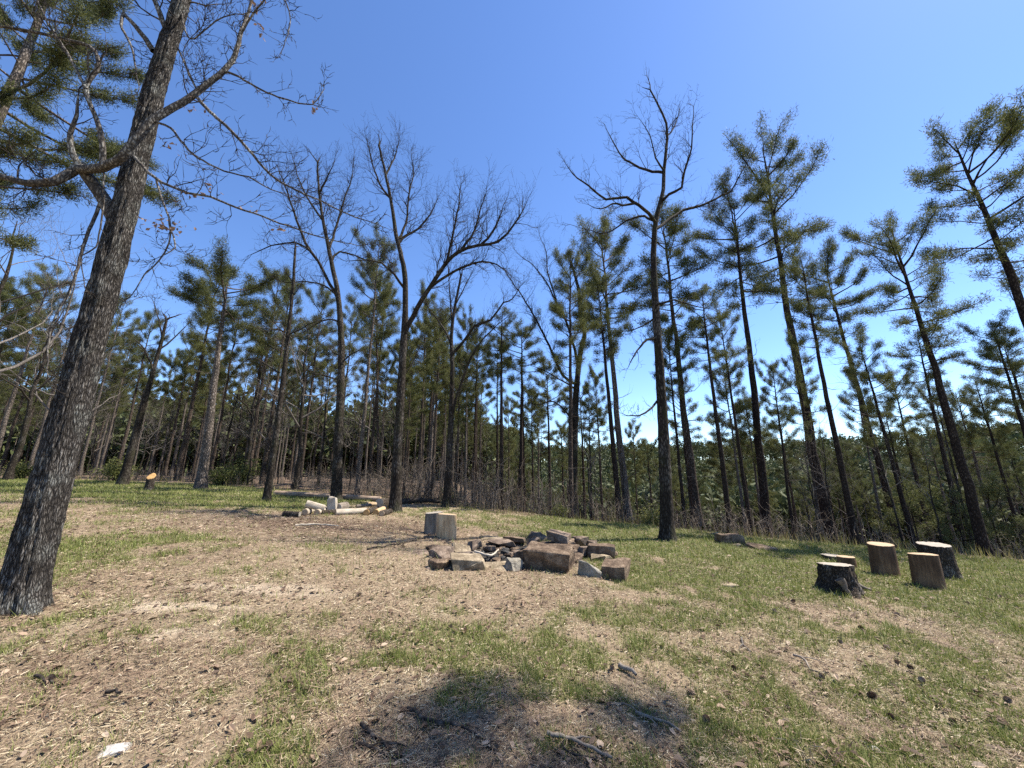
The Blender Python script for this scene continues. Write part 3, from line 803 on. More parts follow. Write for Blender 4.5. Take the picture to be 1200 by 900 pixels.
# the twin stemmed oak
limb_tree('oak_tree', 463, 599, [(465, 545), (469, 470), (473, 400), (475, 360), (474, 320), (469, 295), (464, 275), (459, 240), (452, 205), (444, 170)],
    [Lm(.09, .02, (474, 392), (488, 362, -.2), (503, 338, -.4), (520, 313, -.6), (536, 296, -.7), (560, 288, -.8), (584, 283, -.9), (603, 262, -1), (612, 248, -1), tl=1.2, st=.3),
     Lm(.05, .012, (505, 336, -.4), (525, 322, -.7), (545, 312, -.9), (565, 306, -1.), (582, 310, -1.1), (596, 320, -1.2), tl=1.),
     Lm(.05, .010, (522, 311, -.6), (530, 280, -.6), (536, 250, -.7), (540, 215, -.7), tl=1.1),
     Lm(.05, .010, (540, 294, -.7), (556, 270, -.6), (563, 245, -.6), (570, 225, -.6), tl=1.1),
     Lm(.045, .010, (562, 288, -.8), (580, 268, -.9), (590, 240, -.9), tl=1.),
     Lm(.06, .012, (467, 285), (477, 275, .4), (490, 268, .6), (505, 250, .7), (512, 235, .8), tl=1.1),
     Lm(.05, .010, (466, 282), (476, 262, .4), (478, 235, .5), (484, 205, .6), (482, 180, .6), tl=1.1),
     Lm(.04, .010, (457, 232), (445, 215, -.3), (436, 190, -.4), (430, 165, -.4), tl=1.),
     Lm(.04, .010, (452, 205), (462, 185, .3), (468, 165, .4), tl=1.),
     Lm(.05, .008, (474, 338), (462, 322, -.3), (448, 309, -.5), (430, 305, -.7), (405, 306, -.8), tl=.8),
     Lm(.03, .006, (472, 440), (486, 420, .3), (492, 405, .4), tl=.6), Lm(.03, .006, (469, 500), (455, 470, -.3), (443, 440, -.4), tl=.6)],
    'bare oak dividing into two spreading crowns just right of the log pile', 'oak tree', .17, .035, 35, twig_len=1.05, twig_mult=1.7)
# branchy bare tree
limb_tree('bare_tree', 523, 594, [(526, 545), (529, 480), (530, 430), (529, 395), (533, 360), (540, 325)],
    [Lm(.06, .010, (528, 495), (535, 465, -.2), (547, 432, -.4), (560, 405, -.6), (575, 388, -.7), (590, 375, -.8), tl=.8),
     Lm(.06, .010, (530, 415), (543, 400, -.3), (556, 383, -.4), (575, 375, -.6), (590, 355, -.7), (600, 350, -.7), (610, 335, -.7), tl=.9),
     Lm(.045, .010, (529, 405), (520, 385, .3), (505, 365, .5), (498, 350, .6), tl=.8),
     Lm(.04, .008, (530, 380), (527, 340, .3), (526, 310, .3), tl=.9), Lm(.03, .008, (535, 355), (545, 335, .3), (555, 315, .4), tl=.9)],
    'branchy bare tree standing behind the pair of log seats', 'bare tree', .145, .04, 36, twig_len=.95, twig_mult=1.5)
# forked dark oak
limb_tree('oak_tree', 670, 604, [(672, 540), (674, 480), (677, 440), (680, 415), (685, 390), (680, 370), (678, 340), (670, 310)],
    [Lm(.085, .012, (678, 430), (672, 405, -.2), (664, 378, -.4), (650, 350, -.6), (640, 330, -.7), (625, 312, -.9), (610, 300, -1), tl=1.1),
     Lm(.08, .012, (674, 450), (660, 440, -.3), (650, 420, -.5), (640, 398, -.6), (630, 378, -.7), (617, 355, -.9), (600, 330, -1.), (588, 310, -1.1), tl=1.1),
     Lm(.05, .010, (673, 455), (655, 444, .3), (640, 435, .5), (622, 428, .6), tl=.7),
     Lm(.055, .010, (672, 505), (667, 488, -.3), (656, 475, -.5), (646, 470, -.6), (634, 474, -.7), (625, 474, -.7), tl=.6),
     Lm(.05, .010, (652, 352, -.6), (642, 320, -.7), (640, 295, -.7), (632, 275, -.8), tl=1.1),
     Lm(.05, .010, (686, 388), (684, 360, .3), (692, 345, .5), (700, 330, .6), tl=.8)],
    'dark oak dividing low into a fan of bare limbs behind the fire pit', 'oak tree', .26, .07, 37, twig_len=1.05, twig_mult=1.5)
# the tall bare oak
limb_tree('oak_tree', 782, 633, [(780, 570), (777, 500), (773, 430), (769, 370), (766, 310), (767, 270), (772, 245), (777, 222), (778, 200), (781, 172), (781, 145), (772, 125), (762, 105)],
    [Lm(.05, .008, (769, 262), (760, 250, -.3), (748, 240, -.5), (735, 232, -.6), (723, 231, -.7), (710, 234, -.8), (697, 224, -.9), (683, 213, -1), (671, 203, -1), (663, 192, -1), tl=.8),
     Lm(.035, .006, (746, 238, -.5), (730, 240, -.7), (718, 238, -.8), (703, 246, -.9), (690, 240, -1), tl=.6),
     Lm(.045, .007, (777, 202), (765, 201, .3), (750, 197, .5), (738, 189, .6), (729, 184, .7), (722, 172, .8), (716, 160, .8), (710, 150, .8), tl=.8),
     Lm(.045, .007, (776, 235), (784, 228, -.3), (798, 220, -.5), (802, 205, -.6), (807, 185, -.7), (811, 160, -.8), (813, 125, -.8), tl=.8),
     Lm(.05, .007, (769, 268), (784, 258, .3), (800, 247, .5), (818, 242, .6), (833, 236, .7), (845, 229, .8), (857, 223, .8), (870, 200, .9), (886, 172, .9), tl=.8),
     Lm(.04, .006, (765, 258), (755, 253, .3), (744, 254, .5), (734, 259, .6), (723, 267, .7), (710, 273, .8), (695, 271, .9), (668, 263, 1), tl=.6),
     Lm(.03, .006, (778, 200), (768, 185, -.3), (762, 160, -.4), (750, 140, -.5), tl=.8), Lm(.03, .006, (781, 160), (790, 150, .3), (796, 130, .4), tl=.8),
     Lm(.035, .006, (767, 358), (777, 355, -.4), (790, 352, -.7), (810, 357, -.9), (833, 362, -1), tl=.5),
     Lm(.04, .006, (769, 396), (758, 398, -.4), (750, 405, -.6), (742, 417, -.8), (736, 431, -.9), tl=.5),
     Lm(.03, .006, (770, 470), (757, 484, -.4), (740, 488, -.6), (730, 485, -.7), tl=.6), Lm(.03, .006, (768, 372), (752, 383, .4), (735, 388, .6), tl=.6)],
    'tallest bare oak standing alone on the grass behind the fire pit', 'oak tree', .165, .022, 38, twig_len=.9, twig_mult=1.25)
# dark leaning hardwood at the left
limb_tree('bare_tree', 143, 568, [(152, 535), (165, 485), (178, 440), (188, 405), (195, 375)],
    [Lm(.05, .01, (180, 435), (170, 410, -.4), (155, 395, -.6), tl=.9), Lm(.04, .01, (186, 410), (205, 395, .3), (220, 380, .5), tl=.9),
     Lm(.04, .01, (190, 395), (185, 370, .3), (178, 350, .4), tl=1.)],
    'dark leaning bare tree right of the big oak trunk', 'bare tree', .17, .05, 39)

# ------------------------------------------------------------------ the woods
def ang_of(u): return (u - 600.) / F
taken = []
for o in bpy.data.objects:
    if o.parent is None and o.type == 'EMPTY' and o.get('category'): taken.append((o.location.x, o.location.y))
def free(x, y, dmin):
    return all((x - a) ** 2 + (y - b) ** 2 > dmin * dmin for a, b in taken)
gw = np.random.default_rng(77)
LEFT = ('tall thin pine in the dense woods behind the left side of the meadow', 'pines of the dense woods on the left')
MID = ('slender pine in the open woods behind the fire pit', 'pines of the open woods behind the fire pit')
RIGHT = ('pine rooted on the slope falling away beyond the right side of the grass', 'pines on the falling slope on the right')
npine = 0; nbare = 0; npole = 0
for k in range(9000):
    Y = gw.uniform(11, 75); X = gw.uniform(-1.5, 1.45) * Y
    d = float(edge_d(X, Y))
    if d < 1.0: continue
    q = X / Y
    if q < -.28: pr = 1.0 if d < 24 else .14
    elif q < -.08: pr = .75 if d < 45 else .3
    elif q < .25: pr = (.25 if d < 9 else .75 if d < 45 else .3)
    else: pr = (0 if d < 9 else .36)
    if gw.random() > pr: continue
    if not free(X, Y, 1.5 if q < -.28 else 1.7): continue
    z = gz(X, Y)
    if npine >= 262: continue
    taken.append((X, Y))
    if q < -.28:
        Hh = gw.uniform(9.5, 13.5); 
        lab, grp = LEFT
        if gw.random() < .27 and nbare < 45:
            place_tree(B_far[gw.integers(0, 4)], (X, Y, z), Hgt=gw.uniform(6, 10), label='bare greyish hardwood among the pines of the left woods', cat='bare tree', group='bare hardwoods in the left woods'); nbare += 1; continue
    elif q < .25: Hh = gw.uniform(9, 13.5); lab, grp = MID
    else: Hh = gw.uniform(8.5, 12.5); lab, grp = RIGHT
    if q > -.28: Hh = min(Hh, 1.55 + Z0 - z + Y * gw.uniform(.16, .50 if q < .25 else .40))
    if Hh < 4: continue
    place_tree(P_forest[gw.integers(0, 4)] if q < -.1 else (P_open + P_forest)[gw.integers(0, 9)], (X, Y, z), Hgt=Hh, thick=gw.uniform(.65, 1.0), label=lab, group=grp); npine += 1
for k in range(400):                                        # thin bare stems along the edge of the woods
    Y = gw.uniform(10, 34); X = gw.uniform(-1.45, 1.3) * Y; d = float(edge_d(X, Y))
    if not (.8 < d < 14) or npole >= 60 or not free(X, Y, .8): continue
    taken.append((X, Y)); npole += 1
    place_tree(B_pole[gw.integers(0, 3)], (X, Y, gz(X, Y)), Hgt=gw.uniform(3, 7), label='thin bare sapling standing along the edge of the woods', cat='sapling', group='bare saplings along the edge of the woods')
print('pines', npine, 'bare', nbare, 'poles', npole)
# bare trees at the far left with fine pale twigs
for (u, Y, Hh, pr, lab) in ((-60, 11.5, 10.5, 3, 'wide bare tree with fine grey twigs at the far left edge behind the big oak'), (10, 18, 10.5, 0, 'dark forked bare tree at the left edge of the woods'),
                            (-150, 12.5, 9.5, 1, 'bare tree leaving the picture at the left edge, pale twigs'), (52, 19, 8.5, 2, 'small bare tree just left of the big oak trunk'),
                            (285, 21, 10.5, 0, 'bare forked tree behind the pale trunked pine')):
    p = at_depth(u, 560, Y); p[2] = gz(p[0], p[1])
    place_tree(B_far[pr], p, Hgt=Hh, label=lab, cat='bare tree')
# sun direction, also used to set the unseen pine out of the frame on the right whose boughs shade the foreground
AZ, EL = R(76), R(57)
SUN = np.array([math.cos(EL) * math.sin(AZ), math.cos(EL) * math.cos(AZ), math.sin(EL)])

# distant wooded ridge, too many trees to count
def far_woods():
    g = np.random.default_rng(91)
    mb = MB()
    n = 3400
    Rr = 62 * (320 / 62) ** g.random(n) ** .8; A = g.uniform(-1.02, 1.02, n)
    X = Rr * np.sin(A); Y = Rr * np.cos(A); Z = height(X, Y)
    keep = edge_d(X, Y) > 30
    X, Y, Z = X[keep], Y[keep], Z[keep]; n = len(X)
    H = g.uniform(7.5, 12.5, n)
    nt = 26
    for i in range(n):
        k = nt
        s = g.random(k) ** .7
        rad = 2.6 * np.sin(np.pi * np.clip(.16 + .80 * s, 0, 1)) * g.uniform(.5, 1, k)
        a = g.random(k) * 6.283
        C = np.stack([X[i] + rad * np.cos(a), Y[i] + rad * np.sin(a), Z[i] + H[i] * (.32 + .66 * s)], -1)
        D = np.stack([np.cos(a), np.sin(a), .5 + 0 * a], -1)
        tuft_batch(mb, C, D, g, 5, 1.25, .62, 0)
    v0 = np.stack([X, Y, Z - .3], -1); v1 = np.stack([X, Y, Z + H * .8], -1)
    for a_, b_ in zip(v0, v1): mb.tube([a_, (a_ + b_) / 2, b_], [.16, .13, .06], 4, 1)
    o = mb.build('distant_woods', [M['needle_far'], M['pine']], smooth=False)
    tag(o, 'dark green pine woods covering the ridge beyond the valley', 'woods', kind='stuff')
far_woods()

# undergrowth at the edge of the woods
def brush():
    g = np.random.default_rng(92)
    mb = MB(); n = 0
    while n < 5600:
        Y = g.uniform(8, 34); X = g.uniform(-1.5, 1.5) * Y
        d = float(edge_d(X, Y))
        if d < (.1 if X < 0 else .5) or d > 9 or (X > 0 and g.random() < .35) or g.random() > math.exp(-d / 4.5): continue
        mid = -9 < X < 3.5; h0 = -6 < X < 0 and d < 4
        if vnoise(X * .8, Y * .8, 71) < (.2 if mid else .38): continue
        n += 1
        z = gz(X, Y); h = g.uniform(.12, 1.0) ** 1.3 * (.5 + .9 * float(vnoise(X * .5, Y * .5, 72))) * (1.7 if h0 else 1.25 if mid else (.75 if X < -6 else 1))
        p = np.array([X, Y, z - .02]); a = g.random() * 6.28; l_ = g.uniform(.05, .5)
        q = p + np.array([math.cos(a) * l_ * h, math.sin(a) * l_ * h, h])
        m_ = (p + q) / 2 + g.normal(0, .05 * h, 3)
        w_ = g.uniform(.003, .0065)
        mb.tube([p, m_, q], [w_, w_ * .8, w_ * .5], 3)
        for k in range(g.integers(2, 5)):
            s = p + (q - p) * g.uniform(.35, 1); e = s + np.array([*g.normal(0, .16, 2), g.uniform(.05, .3)]) * h * 1.2
            mb.tube([s, (s + e) / 2 + g.normal(0, .02, 3), e], [w_ * .7, w_ * .6, w_ * .4], 3)
    o = mb.build('undergrowth', M['brush'])
    tag(o, 'reddish brown leafless brush along the edge of the woods', 'undergrowth', kind='stuff')
brush()

# leafy shrubs and young pines at the edge
def make_shrub(name, seed):
    g = np.random.default_rng(seed); root = empty(name); sb = MB(); lb = MB(); C = []
    for k in range(16):
        a = g.random() * 6.28; el = g.uniform(.5, 1.4); d = norm((math.cos(a) * math.cos(el), math.sin(a) * math.cos(el), math.sin(el)))
        p = np.array([0, 0, 0.]); L = g.uniform(.7, 1.25); pts = [p]
        for q in range(4): d = norm(d + g.normal(0, .2, 3)); p = p + d * L / 4; pts.append(p)
        sb.tube(pts, [.012, .01, .008, .006, .004], 4)
        for q in range(70):
            i = g.integers(1, 4); C.append(pts[i] + (pts[i + 1] - pts[i]) * g.random() + g.normal(0, .10, 3))
    C = np.array(C); tuft_batch(lb, C, g.normal(0, 1, C.shape), g, 2, .085, .055, 0)
    sb.build('stem', M['twig'], root); lb.build('foliage', M['shrub'], root, smooth=False)
    root['H'] = 1.2
    return root
SH = [make_shrub('leafy_shrub', 500 + i) for i in range(2)]
for i, (u, Y, h, lab) in enumerate(((258, 18.5, 1.1, 'yellow green shrub right of the pale trunked pine'), (279, 20, 1.5, 'tall yellow green shrub behind the slim bare tree'), (130, 19.2, 1.2, 'low green shrub behind the dark leaning tree'),
        (530, 17, .8, 'small green shrub behind the log seats'), (655, 13.6, .55, 'low yellow green shrub left of the forked dark oak foot'), (758, 13, .8, 'pale green shrub between the thick pine and the tall bare oak'),
        (20, 19, 1.0, 'green shrub at the far left edge of the woods'))):
    p = at_depth(u, 580, Y); p[2] = gz(p[0], p[1]); place_tree(SH[i % 2], p, Hgt=h, label=lab, cat='shrub', sink=.02)
for i, (u, Y, h, lab) in enumerate(((1130, 12.8, 2.0, 'bushy young pine right of the barked stump'), (1172, 13.2, 2.6, 'young pine beneath the highest pine on the right'), (1078, 16, 3.2, 'taller young pine behind the log seats'), (1235, 11, 1.8, 'young pine cut by the right edge of the picture'))):
    p = at_depth(u, 640, Y); p[2] = gz(p[0], p[1]); place_tree(P_young[i % 2], p, Hgt=h, label=lab, cat='young pine', sink=.03)

# ------------------------------------------------------------------ stones
def stone(name, c, size, m, label, rot=0., tilt=(0, 0), seed=0, sink=.045, cat='stone', jag=.27, group=None):
    import bmesh
    g = np.random.default_rng(900 + seed)
    w, d, h = size
    bm = bmesh.new()
    if jag > .2:                    # broken field stone: hull of points on a squarish egg, sheared a little
        sh = g.normal(0, .18, 2)
        for k in range(20):
            q = norm(g.normal(0, 1, 3)); q = np.sign(q) * np.abs(q) ** .62; q = q / max(1e-6, np.max(np.abs(q))) * g.uniform(.86, 1.14)
            bm.verts.new((q[0] * w / 2 + sh[0] * q[2] * h, q[1] * d / 2 + sh[1] * q[2] * h, q[2] * h / 2))
    for x in (-1, 1) if jag <= .2 else ():
        for y in (-1, 1):
            for z in (-1, 1):
                j = g.uniform(1 - jag * 2.2, 1, 3)
                bm.verts.new((x * w / 2 * j[0], y * d / 2 * j[1], z * h / 2 * (j[2] * .6 + .4)))
    for k in range(9 if jag <= .2 else 0):
        v = norm(g.normal(0, 1, 3)); v = v / max(abs(v)); v = v * g.uniform(.82, 1.0)
        bm.verts.new((v[0] * w / 2, v[1] * d / 2, v[2] * h / 2))
    r = bmesh.ops.convex_hull(bm, input=bm.verts)
    bmesh.ops.delete(bm, geom=[e for e in set(r['geom_interior'] + r['geom_unused']) if isinstance(e, bmesh.types.BMVert)], context='VERTS')
    bmesh.ops.dissolve_limit(bm, angle_limit=R(9), verts=bm.verts, edges=bm.edges)
    bmesh.ops.bevel(bm, geom=list(bm.edges), offset=min(w, d, h) * .045, segments=2, affect='EDGES', profile=.6, clamp_overlap=True)
    bmesh.ops.triangulate(bm, faces=bm.faces)
    bmesh.ops.subdivide_edges(bm, edges=[e for e in bm.edges if e.calc_length() > .05], cuts=2, use_grid_fill=True)
    s = min(w, d, h)
    for v in bm.verts:
        n_ = float(vnoise(v.co.x * 9 + seed, v.co.y * 9 + v.co.z * 7, 80 + seed)) - .5
        n2 = float(vnoise(v.co.x * 24 + v.co.z * 19, v.co.y * 24 - v.co.z * 13, 90 + seed)) - .5
        v.co += v.normal * (n_ * .20 + n2 * .09) * s
    me = bpy.data.meshes.new(name); bm.to_mesh(me); bm.free()
    for p in me.polygons: p.use_smooth = False
    me.materials.append(M[m])
    o = bpy.data.objects.new(name, me); COL.objects.link(o)
    o.location = (c[0], c[1], gz(c[0], c[1]) + h / 2 - sink)
    o.rotation_euler = (tilt[0] + g.normal(0, .09), tilt[1] + g.normal(0, .09), rot)
    tag(o, label, cat, group)
    return o

def px_stone(u0, u1, v0, v1, depth_ratio, m, label, name='fire_pit_stone', lift=0., hscale=1., **k):
    """stone whose front foot is seen at v1 and whose width runs from u0 to u1"""
    f = hit((u0 + u1) / 2, v1)
    dist = f[1] * CP + (f[2] - CAM[2]) * SP
    fd = f[:2] / np.hypot(f[0], f[1])
    w = (u1 - u0) / F * dist * (.35 + .65 * fd[1]); h = max((v1 - v0) / F * dist * hscale * .8, .06)
    d = w * depth_ratio
    o = stone(name, (f[0] + fd[0] * d * .45, f[1] + fd[1] * d * .45), (w, d, h), m, label, **k)
    o.location.z += lift
    return o

px_stone(614, 673, 636, 669, .50, 'stone_brown', 'large squared brown block at the front of the fire pit', seed=1, rot=R(-20), jag=.09, sink=.04)
px_stone(522, 572, 647, 669, .75, 'stone_tan', 'rounded tan boulder at the front left of the fire pit', seed=2, rot=R(12), jag=.19, hscale=.95)
px_stone(504, 525, 650, 668, .9, 'stone_brown', 'small dark stone left of the rounded tan boulder', seed=3, rot=.5)
px_stone(504, 532, 640, 656, .9, 'stone_red', 'flat reddish stone at the left end of the fire pit', seed=4, rot=-.3)
px_stone(565, 598, 655, 669, .8, 'stone_tan', 'flat yellowish slab leaning beside the front boulder', seed=5, rot=.2, tilt=(.22, -.12), hscale=.6)
px_stone(592, 610, 651, 669, .8, 'stone_grey', 'small greyish stone between the yellowish slab and the large block', seed=6, rot=.7)
px_stone(530, 552, 628, 647, .8, 'stone_tan', 'cream slab tilted up at the back left of the fire pit', seed=7, rot=.3, tilt=(.5, .2), hscale=.55)
px_stone(549, 565, 627, 642, .8, 'stone_red', 'upright reddish stone beside the tilted cream slab', seed=8, rot=.9)
px_stone(560, 592, 624, 633, .9, 'stone_tan', 'thin flat tan slab at the back of the fire pit', seed=9, rot=.1, hscale=.7)
px_stone(591, 616, 626, 637, .8, 'stone_brown', 'dark flat stone in the middle of the back row', seed=10, rot=-.2)
px_stone(612, 632, 628, 638, .8, 'stone_red', 'low reddish flat stone behind the large block', seed=11, rot=.3)
px_stone(634, 672, 631, 645, .8, 'stone_brown', 'brown base stone hidden behind the large block', seed=12, rot=.15)
px_stone(641, 670, 618, 645, .85, 'stone_red', 'blocky stone perched highest at the back of the fire pit', seed=13, rot=-.35, hscale=.5, lift=.17, jag=.1)
px_stone(669, 690, 625, 642, .9, 'stone_red', 'reddish stone right of the highest perched stone', seed=14, rot=.4, lift=.02)
px_stone(687, 722, 634, 654, .6, 'stone_brown', 'dark faced block with flat tan top at the right of the pit', seed=15, rot=-.3, jag=.1)
px_stone(675, 688, 636, 652, .9, 'stone_red', 'small reddish stone behind the pale leaning slab', seed=16, rot=.8)
px_stone(671, 681, 644, 660, .9, 'stone_brown', 'narrow dark stone wedged at the right of the large block', seed=17, rot=.2)
px_stone(678, 706, 650, 677, .45, 'stone_grey', 'pale grey slab leaning at the right of the large block', seed=18, rot=R(-18), tilt=(-.75, .1), hscale=.75, jag=.22)
px_stone(704, 740, 652, 681, 1.05, 'stone_brown', 'dark angular block at the front right corner of the pit', seed=19, rot=R(-28), jag=.16)
px_stone(695, 722, 645, 655, .8, 'stone_brown', 'low flat stone between the two right hand blocks', seed=20, rot=.3)
px_stone(516, 530, 652, 662, .9, 'stone_brown', 'little stone tucked in the gap at the left of the pit', seed=21, rot=.9)
px_stone(568, 580, 637, 644, .9, 'stone_red', 'small reddish rubble stone lying inside the ash', seed=22, rot=.5)
px_stone(538, 556, 644, 652, .9, 'stone_red', 'broken reddish stone in the ash behind the tan boulder', seed=23, rot=.2)
px_stone(480, 506, 640, 650, .9, 'stone_red', 'flat reddish slab lying outside the left end of the pit', seed=110, rot=.2, hscale=.5)
px_stone(655, 684, 634, 648, .9, 'stone_brown', 'brown stone packed between the perched stone and the right block', seed=111, rot=.6)
px_stone(684, 700, 628, 642, .9, 'stone_red', 'reddish stone behind the flat topped right block', seed=112, rot=1.1)
px_stone(662, 676, 640, 654, .9, 'stone_brown', 'dark stone tucked behind the right end of the large block', seed=113, rot=.3)
px_stone(574, 600, 628, 640, .9, 'stone_red', 'reddish stone in front of the thin tan slab at the back', seed=114, rot=.5, hscale=.8)
px_stone(690, 716, 640, 658, .9, 'stone_tan', 'tan slab filling the gap between the right hand blocks', seed=115, rot=.2, hscale=.6)
px_stone(500, 516, 636, 645, .9, 'stone_brown', 'small brown stone behind the flat reddish left stone', seed=116, rot=.7)
px_stone(604, 618, 640, 655, .9, 'stone_brown', 'sooty stone leaning on the left end of the large block', seed=117, rot=.9)
px_stone(618, 640, 623, 634, .9, 'stone_brown', 'low brown stone at the back behind the large block', seed=118, rot=.1)
for i in range(64):                                           # burnt lumps lying in the ash
    a = rng.random() * 6.28; r = math.sqrt(rng.random()) * .85
    x, y = PIT[0] + r * math.cos(a) * 1.0, PIT[1] + .02 + r * math.sin(a) * .8
    s = rng.uniform(.04, .11)
    stone('charcoal_lump', (x, y), (s * rng.uniform(1, 2.2), s, s * .8), ('char', 'char', 'char', 'stone_brown', 'stone_red', 'stone_grey')[rng.integers(0, 6)], 'small burnt lump lying in the ash of the fire pit', seed=40 + i, rot=rng.random() * 3, sink=.06, cat='charcoal', group='burnt lumps in the fire pit ash')
px_stone(839, 872, 627, 638, .5, 'stone_brown', 'dark squared stone lying on the grass beyond the pit', name='stone', seed=24, rot=.05, jag=.08, hscale=1.5)
px_stone(875, 910, 637, 645, .5, 'stone_brown', 'long flat stone right of the dark squared stone', name='stone', seed=25, rot=-.1, hscale=1.3)
px_stone(858, 869, 634, 641, .8, 'stone_tan', 'little tan stone between the dark squared and long flat stones', name='stone', seed=26)
px_stone(832, 841, 622, 627, .8, 'stone_tan', 'little pale stone behind the dark squared stone', name='stone', seed=27)
px_stone(118, 150, 868, 886, .7, 'stone_pale', 'whitish chipped rock in the bottom left of the clearing', name='rock', seed=28, rot=.4, hscale=.8)
px_stone(130, 163, 884, 896, .6, 'stone_tan', 'flat tan rock just below the whitish chipped rock', name='rock', seed=29, rot=.2, hscale=.5)
px_stone(52, 68, 829, 842, .8, 'stone_grey', 'small dark grey rock on the left grass', name='rock', seed=30)
px_stone(836, 862, 680, 687, .7, 'stone_tan', 'flat tan stone sunk in the grass left of the barky stump', name='rock', seed=31, hscale=.5)
px_stone(1154, 1176, 766, 775, .6, 'stone_tan', 'flat tan stone in the grass near the right edge', name='rock', seed=32, hscale=.5)
px_stone(1014, 1032, 868, 882, .8, 'stone_pale', 'white chip of rock in the bottom right grass', name='rock', seed=35, hscale=.5)
px_stone(940, 958, 741, 749, .7, 'stone_tan', 'small tan stone in the grass below the barky stump', name='rock', seed=34, hscale=.5)

# ------------------------------------------------------------------ logs and stumps
def log_mesh(root, r, h, side, end, g, bark_depth=.0, flare=0., sides=40, both=False, taper=.94, body='bark', lobes=5, slant=0.):
    nz = 26
    t = np.linspace(0, 1, nz); a = np.arange(sides) * 2 * np.pi / sides
    th, T = np.meshgrid(a, t); ph = g.random() * 6.28; sd = int(g.integers(0, 900))
    rr = r * (1 + (taper - 1) * T)
    rr = rr * (1 + .05 * np.cos(2 * th + ph) + .03 * np.cos(3 * th + ph * 2))
    rr = rr * (1 + flare * np.exp(-T * h / .11) * (.75 + .55 * np.cos(lobes * th + ph)))
    cx, sx = np.cos(th), np.sin(th)
    if bark_depth:
        rid = 1 - np.abs(2 * vnoise(cx * 5.5 + T * .8, sx * 5.5 + T * 2.0, sd) - 1)
        rr = rr - bark_depth * rid ** 2 + bark_depth * .6 * (vnoise(cx * 12 + 9, sx * 12 + T * h * 14, sd + 1) - .5)
    else:
        rr = rr + r * .025 * (vnoise(cx * 4, sx * 4 + T * 2, sd) - .5)
    tl = g.uniform(.03, .09) * (1.6 if flare > .1 else 1)
    V = np.stack([cx * rr, sx * rr, T * h + T ** 3 * (tl * rr * np.cos(th + ph * 3) + (.012 if flare > .1 else .003) * (vnoise(cx * 6, sx * 6, sd + 4) - .5))], -1)
    V[:, :, 2] += T ** 6 * V[:, :, 1] * slant
    mb = MB(); i = np.arange(nz - 1)[:, None] * sides; j = np.arange(sides)[None]; j2 = (j + 1) % sides
    mb.add(V.reshape(-1, 3), np.stack([i + j, i + j2, i + sides + j2, i + sides + j], -1).reshape(-1, 4))
    mb.build(body, M[side], root)
    for e in ((1, 0) if both else (1,)):
        ring = V[-1] if e else V[0]
        mb = MB(); rings = [ring * (1, 1, 1)]
        zc = float(ring[:, 2].mean())
        for f in (.97, .7, .35):
            q = ring * (f, f, 1); q[:, 2] = zc + (ring[:, 2] - zc) * f + (.004 if e else -.004) + .006 * (vnoise(q[:, 0] * 20, q[:, 1] * 20, sd) - .5); rings.append(q)
        vv = np.vstack(rings + [np.array([[0, 0, zc + (.004 if e else -.004)]])])
        q4 = []; 
        for k in range(3):
            for j_ in range(sides):
                b0 = k * sides; q4.append([b0 + j_, b0 + (j_ + 1) % sides, b0 + sides + (j_ + 1) % sides, b0 + sides + j_])
        mb.add(vv, np.array(q4)); c_ = len(vv) - 1
        mb.f3.append(np.array([[3 * sides + j_, 3 * sides + (j_ + 1) % sides, c_] for j_ in range(sides)])); mb.m3.append(np.zeros(sides, int))
        mb.build('cut_face', M[end], root)

def seat_log(name, u, vb, w, hpx, side, end, label, cat='log seat', seed=0, tilt=(0, 0), hmul=1., spin=None, **k):
    g = np.random.default_rng(700 + seed)
    b = hit(u, vb); dist = b[1] * CP + (b[2] - CAM[2]) * SP
    fd = b[:2] / np.hypot(b[0], b[1]); r = w / F * dist / 2 * fd[1]; h = hpx / F * dist * hmul
    bx, by = b[0] + fd[0] * r, b[1] + fd[1] * r
    root = empty(name, (bx, by, gz(bx, by) - .03)); root.rotation_euler = (tilt[0], tilt[1], g.random() * 6 if spin is None else spin)
    log_mesh(root, r, h + .03, side, end, g, **k)
    tag(root, label, cat)
    return root
seat_log('log_seat', 507.5, 627, 22, 24, 'peel_grey', 'cut_grey', 'greyish round log seat standing behind the smooth tan one', seed=1)
seat_log('log_seat', 523, 633, 23, 27, 'peel_tan', 'cut', 'smooth tan log seat upright just left of the fire pit', seed=2)
seat_log('log_seat', 1038, 675, 36, 34, 'peel_brown', 'cut', 'upright brown sawn log, middle of the three tall ones on the right', seed=3, tilt=(0, R(-1.5)))
seat_log('log_seat', 1090, 690, 39, 36, 'peel_brown', 'cut', 'orange brown sawn log nearest in the right hand group', seed=4, tilt=(0, R(-1)))
st = seat_log('tree_stump', 1104, 678, 46, 36, 'stump_bark', 'cut_grey', 'barked stump with gnarled root behind the orange brown log', 'stump', 5, bark_depth=.02, flare=.16)
seat_log('tree_stump', 985, 697, 48, 30, 'stump_bark', 'cut_grey', 'rough flared stump with splintered root nearest the fire pit', 'stump', 6, bark_depth=.045, flare=.42, hmul=1.0)
seat_log('wood_round', 993, 665, 23, 10, 'peel_brown', 'cut', 'short sawn log round behind the rough flared stump', 'log round', 7)
seat_log('wood_round', 977, 658, 28, 5, 'stump_bark', 'cut_grey', 'thin dark wood slice lying behind the rough flared stump', 'wood slice', 8)
seat_log('tree_stump', 174, 575, 12, 14, 'stump_bark', 'cut_orange', 'far stump with orange cut top at the left meadow edge', 'stump', 9, bark_depth=.02, flare=.25, slant=.9, spin=.5, hmul=1.15)
